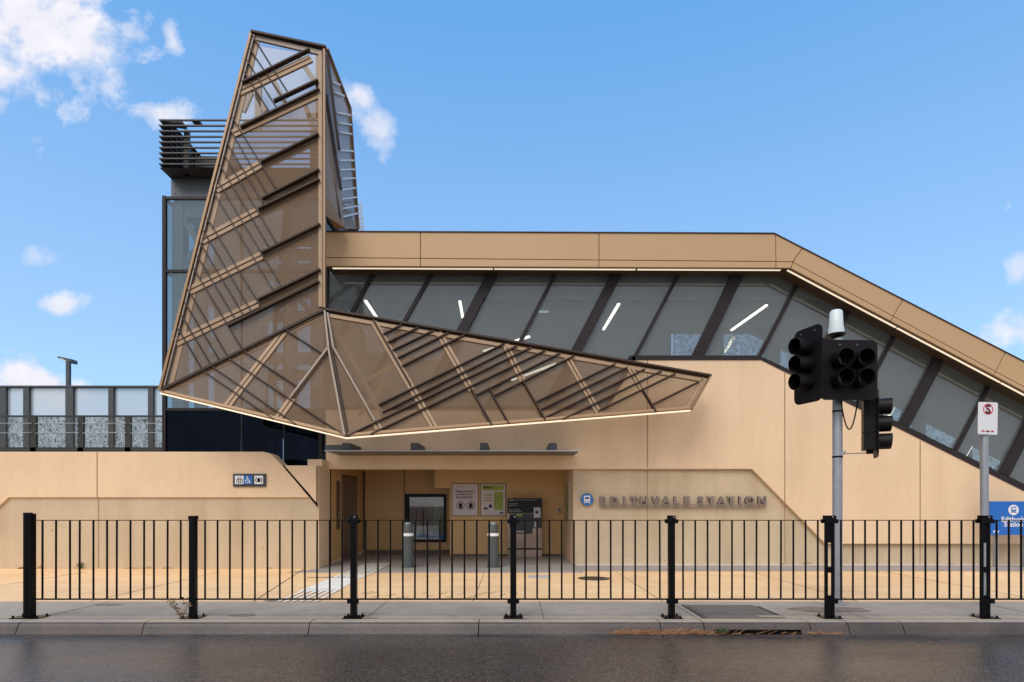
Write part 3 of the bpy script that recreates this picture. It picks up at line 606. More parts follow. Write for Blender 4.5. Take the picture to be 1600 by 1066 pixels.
for z in (3.7, 5.5, 7.3, 9.2):
    for y in (15.7, 17.7): q.box(tx0+.45, tx1-.25, y-.11, y+.11, z-.14, z+.14)
    for x in (tx0+.55, tx1-.35): q.box(x-.1, x+.1, 15.7, 17.7, z-.14, z+.14)
for k_, z in enumerate((3.7, 5.5, 7.3)):
    q.bar((tx0+1.4, 15.72, z), (tx0+2.95, 15.72, z+1.8), .16, .14, (0, -1, 0)) if k_ % 2 else q.bar((tx0+2.95, 17.72, z), (tx0+1.4, 17.72, z+1.8), .16, .14, (0, -1, 0))
for x in (tx0+1.9, tx0+2.3, tx0+3.4, tx0+3.55): q.box(x-.03, x+.03, 16.3, 16.4, 1, zt3-.2)
q.child('shaft_steel', SHAFT, lt)
q = Part(); q.box(-8.87, -8.58, 15.02, 15.3, 1, zt3-.06); q.child('column', SHAFT, lt)
q = Part(); q.box(-8.57, tx1-.1, 15.05, 15.25, Z_(340, 15.05), zt3-.05); q.child('head_beam', SHAFT, lt)
q = Part(); q.box(-8.57, tx1-.1, 15.05, 15.25, Z_(436, 15.05), Z_(412, 15.05)); q.child('floor_beam', SHAFT, lt)
q = Part(); q.bar(P(284, 338, 15.1), P(318, 392, 15.1), .14, .12, (0, -1, 0)); q.child('brace', SHAFT, lt)
q = Part(); q.bar(P(284, 418, 15.12), P(318, 380, 15.12), .16, .12, (0, -1, 0)); q.child('brace', SHAFT, lt)
q = Part(); q.bar(P(284, 440, 15.1), P(330, 540, 15.1), .16, .12, (0, -1, 0)); q.child('brace', SHAFT, lt)
q = Part(); q.box(tx0+.8, tx0+1.25, 15.9, 17.6, 1, zt3-.2); q.child('shaft_wall', BOXG, lt)
YB = 15.25; bx0, bx1 = X_(267, YB), X_(498, YB)
q = Part(); q.box(bx0, bx1, YB, 18.1, Z_(311, YB), Z_(262, YB)); q.child('cladding_box', BOXG, lt, bevel=.01)
q = Part(); za, zb = Z_(275, YB), Z_(262, 14.75)
q.add([(bx0, YB-.01, za), (bx1, YB-.01, za), (bx1, 18, za), (bx0, 18, za), (X_(249, 14.75), 14.75, zb), (bx1+.3, 14.75, zb), (bx1+.3, 18.4, zb), (X_(249, 14.75), 18.4, zb)], [(0, 1, 2, 3), (4, 7, 6, 5), (0, 4, 5, 1), (1, 5, 6, 2), (2, 6, 7, 3), (3, 7, 4, 0)])
q.child('crown_skirt', LOUV, lt)
q = Part()
for z in (Z_(276, YB)-.25, Z_(276, YB)-.45):
    q = Part(); q.tube([(bx0+.12, YB-.012, z), (bx0+.12, YB+.01, z)], .02, 10); q.child('bolt', LOUV, lt)
lx0 = X_(248, 14.7)
for i in range(9):
    z = Z_(257-i*8.6, 14.7); q = Part()
    q.add([(lx0, 14.7, z), (bx1+.3, 14.7, z), (bx1+.3, 14.76, z+.01), (lx0, 14.76, z+.01), (lx0, 14.7, z+.03), (bx1+.3, 14.7, z+.03), (bx1+.3, 14.76, z+.04), (lx0, 14.76, z+.04)], [(0, 1, 2, 3), (4, 7, 6, 5), (0, 4, 5, 1), (1, 5, 6, 2), (2, 6, 7, 3), (3, 7, 4, 0)])
    q.add([(lx0, 14.77, z), (lx0+.22, 14.77, z+.05), (lx0+.22, 17.4, z+.05), (lx0, 17.4, z), (lx0, 14.77, z+.02), (lx0+.22, 14.77, z+.07), (lx0+.22, 17.4, z+.07), (lx0, 17.4, z+.02)], [(0, 1, 2, 3), (4, 7, 6, 5), (0, 4, 5, 1), (1, 5, 6, 2), (2, 6, 7, 3), (3, 7, 4, 0)])
    if i < 5: q.box(lx0, bx1+.3, 17.34, 17.4, z, z+.03)
    q.child('louvre', LOUV, lt)
q = Part()
for (x, y) in ((lx0+.5, 15.1), (lx0+.5, 17.3), (lx0+1.5, 15.4), (lx0+.95, 17.2), (bx1-.1, 15.1), (lx0+2.6, 17.2)): q.box(x-.06, x+.06, y-.05, y+.05, Z_(262, 14.75), Z_(189, 14.7)); q.child('crown_post', LOUV, lt); q = Part()
for (x0, x1) in ((.5, 1.5), (.95, 1.9)): q.bar((lx0+x0, 16.3, Z_(195, 14.7)), (lx0+x1, 16.3, Z_(250, 14.7)), .10, .06, (0, -1, 0)); q.child('crown_brace', LOUV, lt); q = Part()
q.box(lx0+.5, lx0+1.5, 15.5, 17.5, zb, zb+.75)
q.child('crown_plant', LOUV, lt)
q = Part(); zz = Z_(187, 14.7); q.bar((lx0+.02, 14.9, zz+.05), (lx0+.55, 14.9, zz-.02), .22, .06, (0, 0, 1)); q.bar((lx0+.8, 14.85, zz+.03), (lx0+1.0, 14.85, zz), .2, .05, (0, 0, 1)); q.child('crown_light', LOUV, lt)

# ------------------------------------------------------------------ mesh hood
class Plane:
    def __init__(s, a, b, c):
        s.o = Vector(a); s.n = (Vector(b)-s.o).cross(Vector(c)-s.o).normalized()
        if s.n.y > 0: s.n = -s.n
    def at(s, px, py, off=0.0):
        e = Vector((0, 0, EYE)); d_ = Vector(((px-800)/F, 1, (790-py)/F)); o = s.o+s.n*off
        return e+d_*((o-e).dot(s.n)/d_.dot(s.n))
C_ = P(508, 484, 12.95); B_ = P(509, 75, 13.75); F_ = P(249, 612, 12.35); G_ = P(541, 685, 12.0); H_ = P(1109, 588, 13.85)
p1 = Plane(B_, C_, F_); p2 = Plane(F_, C_, G_); p3 = Plane(C_, H_, G_)
A_ = p1.at(393, 51); H2 = p3.at(1079, 642)
hd = empty('mesh_hood', (-4, 13.2, 3), 'tall folded hood of brown perforated metal with bronze fins rising above the entry', 'hood')
def face(name, pts, m, t_=.012, n=None):
    q = Part(); n = Vector(n); k = len(pts); vs = [Vector(p_) for p_ in pts]+[Vector(p_)-n*t_ for p_ in pts]
    q.add(vs, [tuple(range(k))]+[tuple(range(2*k-1, k-1, -1))]+[(i, (i+1) % k, (i+1) % k+k, i+k) for i in range(k)]); return q.child(name, m, hd)
def face1(name, pts, m):     # single sheet of perforated metal
    q = Part(); q.add(pts, [tuple(range(len(pts)))]); return q.child(name, m, hd)
face1('top_mesh_panel', [A_, B_, p1.at(508.5, 139), p1.at(354.6, 201)], PERFT)
face1('tall_mesh_panel', [p1.at(354.6, 201), p1.at(508.5, 139), C_, F_], PERF)
face1('corner_mesh_panel', [F_, C_, G_], PERF)
face1('wing_mesh_panel', [C_, H_, H2, G_], PERF)
def fins(name, plane, lst, w, d_, m, off):
    for (x0, y0, x1, y1) in lst:
        q = Part(); q.bar(plane.at(x0, y0, off), plane.at(x1, y1, off), w, d_, plane.n); q.child(name, m, hd)
# transverse fins of the tall panel
R_ = [(379, 130, 484, 78), (428, 158.5, 497, 126), (376, 199.5, 499, 140), (408, 254, 498, 210), (409.5, 311, 499, 265.5), (403.5, 327.5, 499.5, 281), (409, 395.5, 500.6, 351), (403, 469, 501, 421.5), (356, 510, 499, 440)]
fins('cross_fin', p1, R_, .036, .11, BRONZE, .055)
fins('ridge_fin', p1, [(253, 610, 507, 485)], .05, .10, BRONZE, .05)
FD = [(394, 55.5, 450, 145), (391, 78, 447, 161), (386, 95, 432.5, 169), (381.5, 113, 420, 173.5),
      (362.3, 182.8, 431.3, 294.6), (360, 203, 417.8, 303.6), (354.8, 223.3, 411, 317.8), (351.8, 244.3, 431.6, 379.8), (345, 260, 419.6, 385),
      (339.8, 281.8, 439.8, 448), (334.5, 302, 427, 454), (324.3, 342.3, 406, 477.5), (317.5, 360.3, 393.9, 488.8), (313, 380.5, 382.6, 496.3),
      (308.5, 400.8, 369.5, 502), (303.3, 421, 378.9, 547), (294.5, 454, 356.3, 558.2), (289.2, 473.8, 343.2, 563.9), (283.7, 493.5, 330, 571.4), (278, 513.2, 317, 579.8)]
fins('diagonal_fin', p1, FD, .024, .07, BRONZE, .035)
# tan frame beams behind the mesh (double, with a slot)
def beams(plane, lst, w=.075, off=-.05, m=BEAM, gap=.055, name='frame_beam'):
    for (x0, y0, x1, y1) in lst:
        a, b = plane.at(x0, y0, off), plane.at(x1, y1, off); sd = (b-a).normalized().cross(plane.n).normalized()
        q = Part()
        for s_ in (-1, 1): q.bar(a+sd*s_*gap, b+sd*s_*gap, w, .05, plane.n)
        q.child(name, m, hd)
beams(p1, [(371, 146, 486, 92), (364, 210, 499, 147), (337.5, 297, 408, 257), (314.5, 377, 402, 331), (296, 455, 409, 400), (275, 535.5, 404, 474)], off=.008)
beams(p1, [(408, 262, 499, 219), (404, 337, 499, 291), (409, 406, 500, 361), (404, 479, 500, 431)], w=.05, gap=.04, m=BEAMG)
beams(p1, [(258, 613, 505, 493)], w=.04, gap=.03, off=.004)
# perimeter frame of the tall panel
q = Part(); q.bar(p1.at(393.5, 53, .0), p1.at(251, 611, .0), .05, .14, p1.n); q.child('left_edge_trim', BRONZE2, hd)
q = Part(); q.bar(p1.at(398, 57, .015), p1.at(258, 604, .015), .025, .10, p1.n); q.child('left_edge_strip', BEAMG, hd)
q = Part(); q.bar(p1.at(403, 62, -.02), p1.at(268, 600, -.02), .09, .05, p1.n); q.child('left_inner_frame', BEAM, hd)
q = Part(); q.bar(p1.at(393, 51.5, .03), p1.at(510, 76, .03), .05, .14, p1.n); q.child('top_trim', BRONZE, hd)
q = Part(); q.bar(p1.at(397, 59, 0), p1.at(504, 84, 0), .12, .05, p1.n); q.child('top_frame', BEAMG, hd)
q = Part(); q.bar(p1.at(500.5, 82, .012), p1.at(501, 480, .012), .085, .05, p1.n); q.child('right_frame', BEAM, hd)
q = Part(); q.bar(p1.at(507, 78, .02), p1.at(507, 482, .02), .05, .10, p1.n); q.child('right_edge_trim', mat('edge_tan_metal', (.27, .165, .085), .5, .1), hd)
q = Part(); q.bar(p1.at(504.2, 86, .045), p1.at(504.2, 479, .045), .008, .01, p1.n); q.child('edge_groove', BRONZE, hd)
# corner panel
fins('diagonal_fin', p2, [(318, 580, 427, 655), (330, 572, 462.5, 663.7), (356.3, 560, 539, 681), (378.9, 548, 467, 606), (444.5, 515, 504.6, 553.5)], .024, .07, BRONZE, .035)
fins('ridge_fin', p2, [(515, 542, 455, 621), (508, 487, 513.5, 541), (513, 541, 539, 681)], .04, .09, BEAMG, .045)
fins('ridge_fin', p2, [(518, 541, 544, 682)], .03, .07, BRONZE, .02)
beams(p2, [(444, 519, 353, 638), (457, 623, 435, 654)], w=.07, gap=.048, off=.006)
beams(p2, [(505, 556, 438, 648)], w=.05, gap=.03, off=-.03)
# wing
fins('ridge_fin', p3, [(512, 490, 521, 544), (521, 544, 586, 659)], .04, .09, BEAMG, .045)
fins('ridge_fin', p3, [(583, 500.5, 641, 601), (736.5, 608.6, 768, 664), (816.5, 595, 851.6, 656.8), (1003, 608, 1024.8, 644.4)], .035, .08, BRONZE, .045)
beams(p3, [(583, 502, 680, 671), (684.7, 519.6, 737, 611), (789.4, 539, 817, 597), (884.6, 557, 938, 650.6), (983.6, 574.5, 1004, 609), (586, 659, 592, 671)], w=.06, gap=.045, off=.006)
beams(p3, [(737, 611, 766, 664), (817, 597, 850, 657), (524, 556, 590, 668)], w=.04, gap=.03, off=-.03)
fins('rear_bar', p3, [(514, 497, 599, 652)], .09, .09, BEAMG, -.35)  # broad grey-brown bar set back behind the wing mesh
GA = [(599, 523, 628, 508), (606, 535.5, 653, 513), (613.7, 548, 676.8, 517.4), (621.6, 560, 700.4, 521), (628.4, 572.6, 725, 524.5),
      (592, 633, 788, 537.7), (598, 644.7, 808, 541), (542.8, 681.8, 830, 543.5), (578.8, 679.6, 851.6, 548.5), (744.4, 617.7, 875, 552.6), (772.5, 618.8, 897, 556.7), (763.5, 606.4, 795, 662.7),
      (839, 628, 961, 569.5), (846.4, 640, 979.5, 575), (852.6, 652.6, 1007, 577.5), (879.4, 655.7, 1033, 580.5), (936, 642, 1054.8, 584.5), (1020.7, 632, 1092, 597)]
fins('diagonal_fin', p3, GA, .028, .08, BRONZE, .04)
q = Part(); q.bar(p3.at(508, 485.5, .02), p3.at(1110, 588.5, .02), .05, .14, p3.n); q.child('wing_top_trim', BRONZE, hd)
q = Part(); q.bar(p3.at(515, 494, 0), p3.at(1098, 595, 0), .09, .06, p3.n); q.child('wing_top_frame', BEAM, hd)
q = Part(); q.bar(p3.at(1109, 589, .02), p3.at(1080, 641, .02), .04, .12, p3.n); q.child('wing_end_trim', BRONZE2, hd)
q = Part(); q.bar(p3.at(1099, 592, 0), p3.at(1072, 639, 0), .07, .06, p3.n); q.child('wing_end_frame', BEAM, hd)
q = Part(); q.bar(p3.at(544, 680.5, .01), p3.at(1078, 638, .01), .055, .10, p3.n); q.bar(p2.at(253, 611.5, .01), p2.at(541, 680.5, .01), .055, .10, p2.n); q.child('bottom_trim', mat('bottom_tan_trim', (.34, .21, .11), .5, .1), hd)
q = Part(); q.bar(p3.at(541, 685, .012), p3.at(1079, 641.8, .012), .008, .06, p3.n); q.bar(p2.at(251, 615, .012), p2.at(541, 685, .012), .008, .06, p2.n); q.child('edge_light', LED, hd)
# rear structure of the hood, seen through the mesh
q = Part(); YR = 15.3
for (x0, y0, x1, y1, w) in ((404, 120, 404, 205, .16), (385, 118, 415, 175, .14), (420, 112, 446, 163, .13), (468, 92, 500, 140, .12), (475, 160, 492, 205, .12), (404, 120, 380, 175, .12), (497, 80, 497, 484, .1), (480, 182, 500, 182, .13)):
    q.bar(P(x0, y0, YR), P(x1, y1, YR), w, .08, (0, -1, 0))
q.child('rear_frame', BEAMG, hd)
face1('added_whitening_panel', [P(402, 72, 15.6), P(500, 88, 15.6), P(500, 205, 15.6), P(366, 205, 15.6)], PERFG)  # added pale sheet, lightens the sky seen through the top of the hood
q = Part(); q.bar(P(640, 560, 13.9), P(560, 600, 13.8), .1, .05, (0, -1, 0)); q.bar(P(600, 600, 13.8), P(560, 650, 13.8), .1, .05, (0, -1, 0)); q.child('wing_strut', BEAM, hd)
# right return face with its ladder of purlins
pS = Plane(P(509, 75, 13.8), P(546, 169, 15.2), P(558, 358, 15.5))
if pS.n.y > 0: pS.n = -pS.n
face1('return_mesh_panel', [pS.at(x, y) for x, y in ((509, 76), (546, 169), (558, 358), (538, 358), (507.5, 300))], SIDEM)
q = Part(); q.bar(pS.at(509.8, 76), pS.at(546, 169), .06, .10, pS.n); q.bar(pS.at(546, 168), pS.at(558.5, 358), .06, .10, pS.n); q.child('return_trim', BRONZE2, hd)
for (x0, y0, x1, y1) in ((90, 235, 130, 253), (100, 290, 152, 312), (115, 400, 187, 415), (125, 455, 190, 466), (130, 505, 193, 516), (115, 602, 200, 608), (125, 657, 203, 657), (130, 707, 207, 705), (138, 757, 212, 752), (120, 818, 213, 805), (128, 865, 217, 855), (135, 918, 220, 902), (145, 960, 223, 942)):
    k = 3.439; q = Part(); q.bar(pS.at(490+x0/k, 60+y0/k, .0), pS.at(490+x1/k, 60+y1/k, .0), .035, .16, pS.n); q.child('purlin', WHITE, hd)
pT = Plane(P(508, 80, 13.8), P(531, 295, 14.1), P(508, 480, 13.0))
q = Part()
q.add([P(508, 84, 13.72), P(512, 84, 13.95), P(534, 300, 14.05), P(538, 357, 14.05), P(508, 303, 13.3)], [(0, 1, 2, 3, 4)]); q.child('side_mesh_panel', SIDEM, hd)
q = Part()
for (x0, y0, x1, y1, w) in ((511, 86, 530, 234, .05), (509, 147, 533, 296, .05), (509, 200, 532, 345, .045)):
    q.bar(P(x0, y0, 13.68), P(x1, y1, 13.90), w, .10, (0, -1, 0))
q.child('side_fin', BRONZE, hd)
q = Part(); q.add([P(505, 303, 13.25), P(510, 305, 13.3), P(541, 358, 13.95), P(524, 358, 13.95), P(510, 338, 13.3)], [(0, 1, 2, 3, 4)]); q.child('side_flashing', BRONZE2, hd)
# small roof ladder behind
q = empty('roof_ladder', P(563, 357, 16.5), 'small white access ladder behind the hood on the roof edge', 'ladder')
k = Part()
for (a, b) in ((558, 564), (563, 568)): k.tube([P(a, 315, 16.5), P(b, 362, 16.5)], .02, 8)
k.child('rail', WHITE, q); k = Part()
for i in range(6): y = 320+i*7; k.tube([P(558+(y-315)*.13, y, 16.5), P(563+(y-315)*.13, y, 16.5)], .012, 6)
k.child('rung', WHITE, q)

# ------------------------------------------------------------------ platform screens at the left
ps = empty('platform_screen', (-16, 19, 0), 'tall glass noise screen with charcoal posts behind the left wall', 'screen')
YS = 19.0
for (a, b) in ((-60, -40), (-8, 9), (36, 45), (102, 114), (169, 177), (231, 239)):
    q = Part(); q.pprism([(a, 604), (b, 604), (b, 712), (a, 712)], YS, .2); q.child('post', STEELG, ps)
for i, (a, b) in enumerate(((-40, -8), (9, 36), (45, 102), (114, 169), (177, 231), (239, 262))):
    q = Part(); q.pprism([(a, 605), (b, 605), (b, 650), (a, 650)], YS+.08, .02); q.child('clear_pane', CGLASS, ps)
    q = Part(); q.pprism([(a, 651), (b, 651), (b, 700), (a, 700)], YS+.07, .02); q.child('patterned_pane', FRIT2, ps)
q = Part(); q.pprism([(-60, 602.5), (262, 602.5), (262, 605), (-60, 605)], YS-.02, .24); q.child('top_rail', STEELG, ps)
pf = empty('platform_fence', (-15, 17, 0), 'low dark mesh fence with rails in front of the patterned glass', 'fence'); YM = 17.0
MESHF = mesh_mat('green_grey_mesh', (.05, .055, .035), .22)
for i, (a, b) in enumerate(((-60, -22), (-22, 52), (52, 126), (126, 200), (200, 262))):
    q = Part(); q.add([P(a, 650, YM), P(b, 650, YM), P(b, 705, YM), P(a, 705, YM)], [(0, 1, 2, 3)]); q.child('mesh_panel', MESHF, pf)
    q = Part(); q.pprism([(a-5, 650), (a+4, 650), (a+4, 712), (a-5, 712)], YM-.02, .08); q.child('post', mat('fence_post', (.03, .032, .022), .5) if 'fence_post' not in MATS else MATS['fence_post'], pf)
    q = Part(); q.pprism([(a, 649), (b, 649), (b, 651.5), (a, 651.5)], YM-.03, .06); q.child('frame_rail', MATS['fence_post'], pf); q = Part(); q.pprism([(a, 699), (b, 699), (b, 708), (a, 708)], YM-.02, .05)
    q.child('frame_rail', MATS['fence_post'], pf)
    q = Part(); q.tube([P(a+3, 662, YM-.08), P(b-3, 661.5, YM-.08)], .010, 8); q.child('handrail', GALV, pf); q = Part(); q.tube([P(a+3, 677, YM-.08), P(b-3, 676, YM-.08)], .010, 8); q.child('handrail', GALV, pf)
def lamp(x, ytop, ybot, Y, sc, label):
    q = empty('platform_lamp', P(x, ybot, Y), label, 'street lamp')
    k = Part(); k.bar(P(x, ybot, Y), P(x, ytop+6, Y), .11*sc, .11*sc, (0, -1, 0)); k.child('pole', STEELG, q)
    k = Part(); k.add([P(x+4*sc, ytop+2*sc, Y), P(x+4*sc, ytop+8*sc, Y), P(x-6*sc, ytop+6*sc, Y), P(x-18*sc, ytop-.5*sc, Y), P(x-16*sc, ytop-2*sc, Y)]+[P(x+4*sc, ytop+2*sc, Y)+Vector((0, .3, 0)), P(x+4*sc, ytop+8*sc, Y)+Vector((0, .3, 0)), P(x-6*sc, ytop+6*sc, Y)+Vector((0, .3, 0)), P(x-18*sc, ytop-.5*sc, Y)+Vector((0, .3, 0)), P(x-16*sc, ytop-2*sc, Y)+Vector((0, .3, 0))], [(0, 1, 2, 3, 4), (9, 8, 7, 6, 5), (0, 5, 6, 1), (1, 6, 7, 2), (2, 7, 8, 3), (3, 8, 9, 4), (4, 9, 5, 0)])
    k.child('lamp_head', STEELG, q)
    k = Part(); k.add([P(x-14*sc, ytop+1.2*sc, Y-.01), P(x-5*sc, ytop+6.2*sc, Y-.01), P(x-3*sc, ytop+5.0*sc, Y-.01), P(x-12*sc, ytop+.6*sc, Y-.01)], [(0, 1, 2, 3)]); k.child('lens', mat('lamp_lens', (.7, .7, .65), .3) if 'lamp_lens' not in MATS else MATS['lamp_lens'], q)
lamp(107, 559, 640, 20.0, 1.0, 'charcoal street lamp rising above the glass screen at far left')
lamp(262, 638, 700, 26.0, .5, 'tiny distant lamp head just left of the dark tower')

# ------------------------------------------------------------------ entry furniture
def bollard(px, label):
    Y = 13.95; x = X_(px, Y); b = empty('bollard', (x, Y, 0.004), label, 'bollard', 'grey bollards at the station entry')
    q = MB(); q.tube([(0, 0, 0), (0, 0, .03), (0, 0, .031), (0, 0, .76)], [.155, .155, .135, .135], 32); q.build('body', BOLL, b, smooth=True)
    q = MB(); q.tube([(0, 0, .76), (0, 0, .83)], [.142, .142], 32); q.build('band', mat('reflective_white', (.85, .86, .86), .3) if 'reflective_white' not in MATS else MATS['reflective_white'], b, smooth=True)
    q = MB(); q.tube([(0, 0, .83), (0, 0, 1.02), (0, 0, 1.04)], [.128, .128, .115], 32); q.build('head', BOLL, b, smooth=True)
    q = MB(); q.tube([(0, 0, 1.04), (0, 0, 1.09)], [.08, .075], 24); q.build('cap', GALV, b, smooth=True)
bollard(637, 'grey bollard with white band before the dark framed window')
bollard(770.5, 'grey bollard with white band below the green poster')
# kiosk window
YK = 17.72; kw = empty('kiosk_window', P(664, 847, YK), 'black framed kiosk window with painted street reflection behind the left bollard', 'window')
q = Part(); q.pprism([(632, 772), (697, 772), (697, 776.5), (632, 776.5)], YK, .07); q.pprism([(632, 843), (697, 843), (697, 847), (632, 847)], YK, .07)
q.pprism([(632, 776.5), (639.5, 776.5), (639.5, 843), (632, 843)], YK, .07); q.pprism([(693.5, 776.5), (697, 776.5), (697, 843), (693.5, 843)], YK, .07); q.child('frame', BLK, kw)
q = Part(); q.m = 0; q.pprism([(639, 776), (694, 776), (694, 843), (639, 843)], YK+.055, .01); q.child('backing', mat('kiosk_grey', (.20, .21, .17), .6, var=.25, scale=2), kw)  # grey, red, pale and blue pieces paint the street's reflection behind the pane
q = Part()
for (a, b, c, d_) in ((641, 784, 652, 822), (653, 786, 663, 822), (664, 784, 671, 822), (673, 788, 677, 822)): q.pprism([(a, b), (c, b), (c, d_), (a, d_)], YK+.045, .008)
q.child('painted_reflection_dark', mat('kiosk_dark', (.14, .05, .05), .6, var=.4, scale=3), kw)
q = Part(); q.pprism([(640, 787), (652, 786.5), (652, 791), (640, 790)], YK+.038, .006); q.pprism([(663, 787), (681, 787), (679, 790), (665, 791)], YK+.038, .006); q.child('painted_reflection_red', mat('kiosk_red', (.35, .04, .04), .6), kw)
q = Part(); q.pprism([(654, 822), (664, 822), (677, 834), (648, 834)], YK+.038, .006); q.child('painted_reflection_pale', mat('kiosk_pale', (.42, .42, .42), .6), kw)
q = Part(); q.pprism([(640, 834.5), (693.5, 834.5), (693.5, 843), (640, 843)], YK+.03, .02); q.child('painted_reflection_blue', mat('kiosk_blue', (.02, .16, .42), .5), kw)
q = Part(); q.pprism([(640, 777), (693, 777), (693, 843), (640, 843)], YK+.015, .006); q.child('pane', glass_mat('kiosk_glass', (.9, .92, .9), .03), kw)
# posters
def poster(x0, x1, y0, y1, label):
    Y = BK-.03; e = empty('poster_frame', P((x0+x1)/2, y1, Y), label, 'poster')
    q = Part(); q.pprism([(x0, y0), (x1, y0), (x1, y1), (x0, y1)], Y, .027); q.child('frame', mat('poster_frame_metal', (.22, .13, .08), .5, .3) if 'poster_frame_metal' not in MATS else MATS['poster_frame_metal'], e)
    q = Part(); q.pprism([(x0+1.1, y0+1.1), (x1-1.1, y0+1.1), (x1-1.1, y1-1.1), (x0+1.1, y1-1.1)], Y-.004, .004); q.child('sheet', mat('poster_paper', (.66, .60, .60), .5) if 'poster_paper' not in MATS else MATS['poster_paper'], e)
    return e, Y-.008
e, Y = poster(706, 747.5, 755.5, 806.5, 'white alert notice with two round pictograms on the entry wall')
q = Part()
for i, s_ in enumerate(('Please be alert', 'around trains', 'and platforms')): put_text(q, s_, .092, X_(712, Y), Y, Z_(769.5+i*4.4, Y), .001, .002)
q.child('lettering', mat('poster_navy', (.03, .03, .10), .6), e)
q = Part(); q.pprism([(712, 760), (725, 760), (725, 761), (712, 761)], Y, .003); q.pprism([(712, 779.6), (741, 779.6), (741, 780.1), (712, 780.1)], Y, .003); q.child('thin_rule', mat('poster_orange', (.6, .25, .1), .6), e)
for cx in (719.5, 735.5):
    q = Part(); ring_prism(q, X_(cx, Y), Z_(789.5, Y), .108, .125, Y, Y+.003); q.prism(disc(X_(cx, Y), Z_(789, Y), .06, 20), Y, Y+.003); q.pprism([(cx-2, 789), (cx+3, 789), (cx+3, 794), (cx-3, 794)], Y-.0015, .004); q.child('pictogram', INK, e)
e, Y = poster(750.5, 790.5, 755.5, 806.5, 'green and white service notice beside the ticket machine')
q = Part(); q.pprism([(754, 758.5), (787, 758.5), (787, 766), (754, 766)], Y, .003); q.pprism([(772, 768.5), (786, 768.5), (786, 797), (772, 797)], Y, .003); q.child('green_block', mat('poster_green', (.30, .38, .05), .5, var=.35, scale=3), e)
q = Part()
for y in (772, 777, 781): q.pprism([(756, y), (769.5, y), (769.5, y+2.6), (756, y+2.6)], Y, .003)
q.child('text_block', mat('poster_ochre', (.45, .36, .22), .6), e)
q = Part(); q.pprism([(764, 788.5), (768.5, 788.5), (768.5, 793.5), (764, 793.5)], Y, .003); q.pprism([(756, 793), (762, 793), (762, 796), (756, 796)], Y, .003); q.pprism([(781, 800.5), (786.5, 800.5), (786.5, 802.8), (781, 802.8)], Y, .003); q.pprism([(755, 761.5), (767, 761.5), (767, 763), (755, 763)], Y-.001, .003); q.child('dark_block', INK, e)
# ticket machine
tm = empty('ticket_machine', (X_(820, 16.7), 16.9, 0.004), 'black topped ticket machine with touch screen panel against the entry wall', 'ticket machine'); YT2 = 16.62
q = Part(); q.pprism([(793, 778.5), (847, 778.5), (847, 871), (793, 871)], YT2+.02, .45); q.child('body', mat('machine_steel', (.34, .25, .20), .35, .5, var=.3, scale=3), tm, bevel=.01)
q = Part(); q.pprism([(793, 778.5), (846.5, 778.5), (846.5, 802), (793, 802)], YT2, .03); q.child('header', INK, tm)
q = Part(); q.pprism([(796, 802.8), (846.5, 802.8), (846.5, 825), (832, 825), (832, 834), (804, 834), (804, 825), (796, 825)], YT2-.01, .04); q.child('control_fascia', mat('machine_black', (.014, .014, .016), .25), tm)
q = Part(); q.pprism([(819, 806), (831, 806), (831, 816), (819, 816)], YT2-.014, .006); q.child('screen', mat('machine_screen', (.04, .05, .055), .1), tm)
q = Part(); q.pprism([(807, 803.5), (815.5, 803.5), (815.5, 807), (807, 807)], YT2-.014, .006); q.child('green_label', mat('machine_green', (.22, .38, .05), .5), tm)
q = Part(); q.pprism([(834, 793), (844.5, 793), (844.5, 809), (834, 809)], YT2-.015, .01); q.pprism([(835, 815), (839.5, 815), (839.5, 824), (835, 824)], YT2-.015, .01); q.child('card_panel', mat('machine_white', (.55, .52, .52), .4), tm)
q = Part(); q.pprism([(836.5, 798.5), (841, 798.5), (841, 802.5), (836.5, 802.5)], YT2-.019, .006); q.child('keypad', INK, tm)
q = Part(); q.pprism([(804, 829.5), (820, 829.5), (820, 832), (804, 832)], YT2-.02, .02); q.child('ticket_tray', GALV, tm)
q = Part(); q.pprism([(793, 856.5), (847, 856.5), (847, 859), (793, 859)], YT2+.01, .02); q.child('lower_band', INK, tm)
q = Part(); put_text(q, 'myki', .075, X_(794.5, YT2), YT2-.003, Z_(782.6, YT2), .001, .001)
for (a, b, c) in ((803, 840, 781), (795, 812, 787), (795, 809, 789.5), (795, 813, 796.5), (795, 818, 799)): 
    for k_ in range(int((b-a)/3)): q.pprism([(a+k_*3, c), (a+k_*3+2.2, c), (a+k_*3+2.2, c+.7), (a+k_*3, c+.7)], YT2-.003, .003)
q.child('lettering', mat('machine_print', (.45, .48, .42), .5), tm)
q = empty('intercom', P(874.5, 804, BK-.04), 'small white intercom box on the right end of the entry back wall', 'intercom')
k = Part(); k.pprism([(872, 793), (877, 793), (877, 804), (872, 804)], BK-.05, .048); k.child('case', mat('intercom_case', (.42, .38, .32), .5), q, bevel=.004)
k = Part(); k.pprism([(873.3, 796), (875.8, 796), (875.8, 798), (873.3, 798)], BK-.054, .005); k.child('button', INK, q)
q = empty('notice_board', (1.53, 15.7, 1.1), 'tall narrow metal framed notice board on the right entry reveal', 'notice board')
k = Part(); k.box(1.51, 1.54, 15.3, 16.25, 1.08, 2.14); k.child('frame', mat('notice_frame', (.55, .50, .44), .4, .3), q)
k = Part(); k.box(1.503, 1.509, 15.36, 16.19, 1.13, 2.09); k.child('sheet', mat('notice_sheet', (.30, .30, .14), .6, var=.3, scale=4), q)
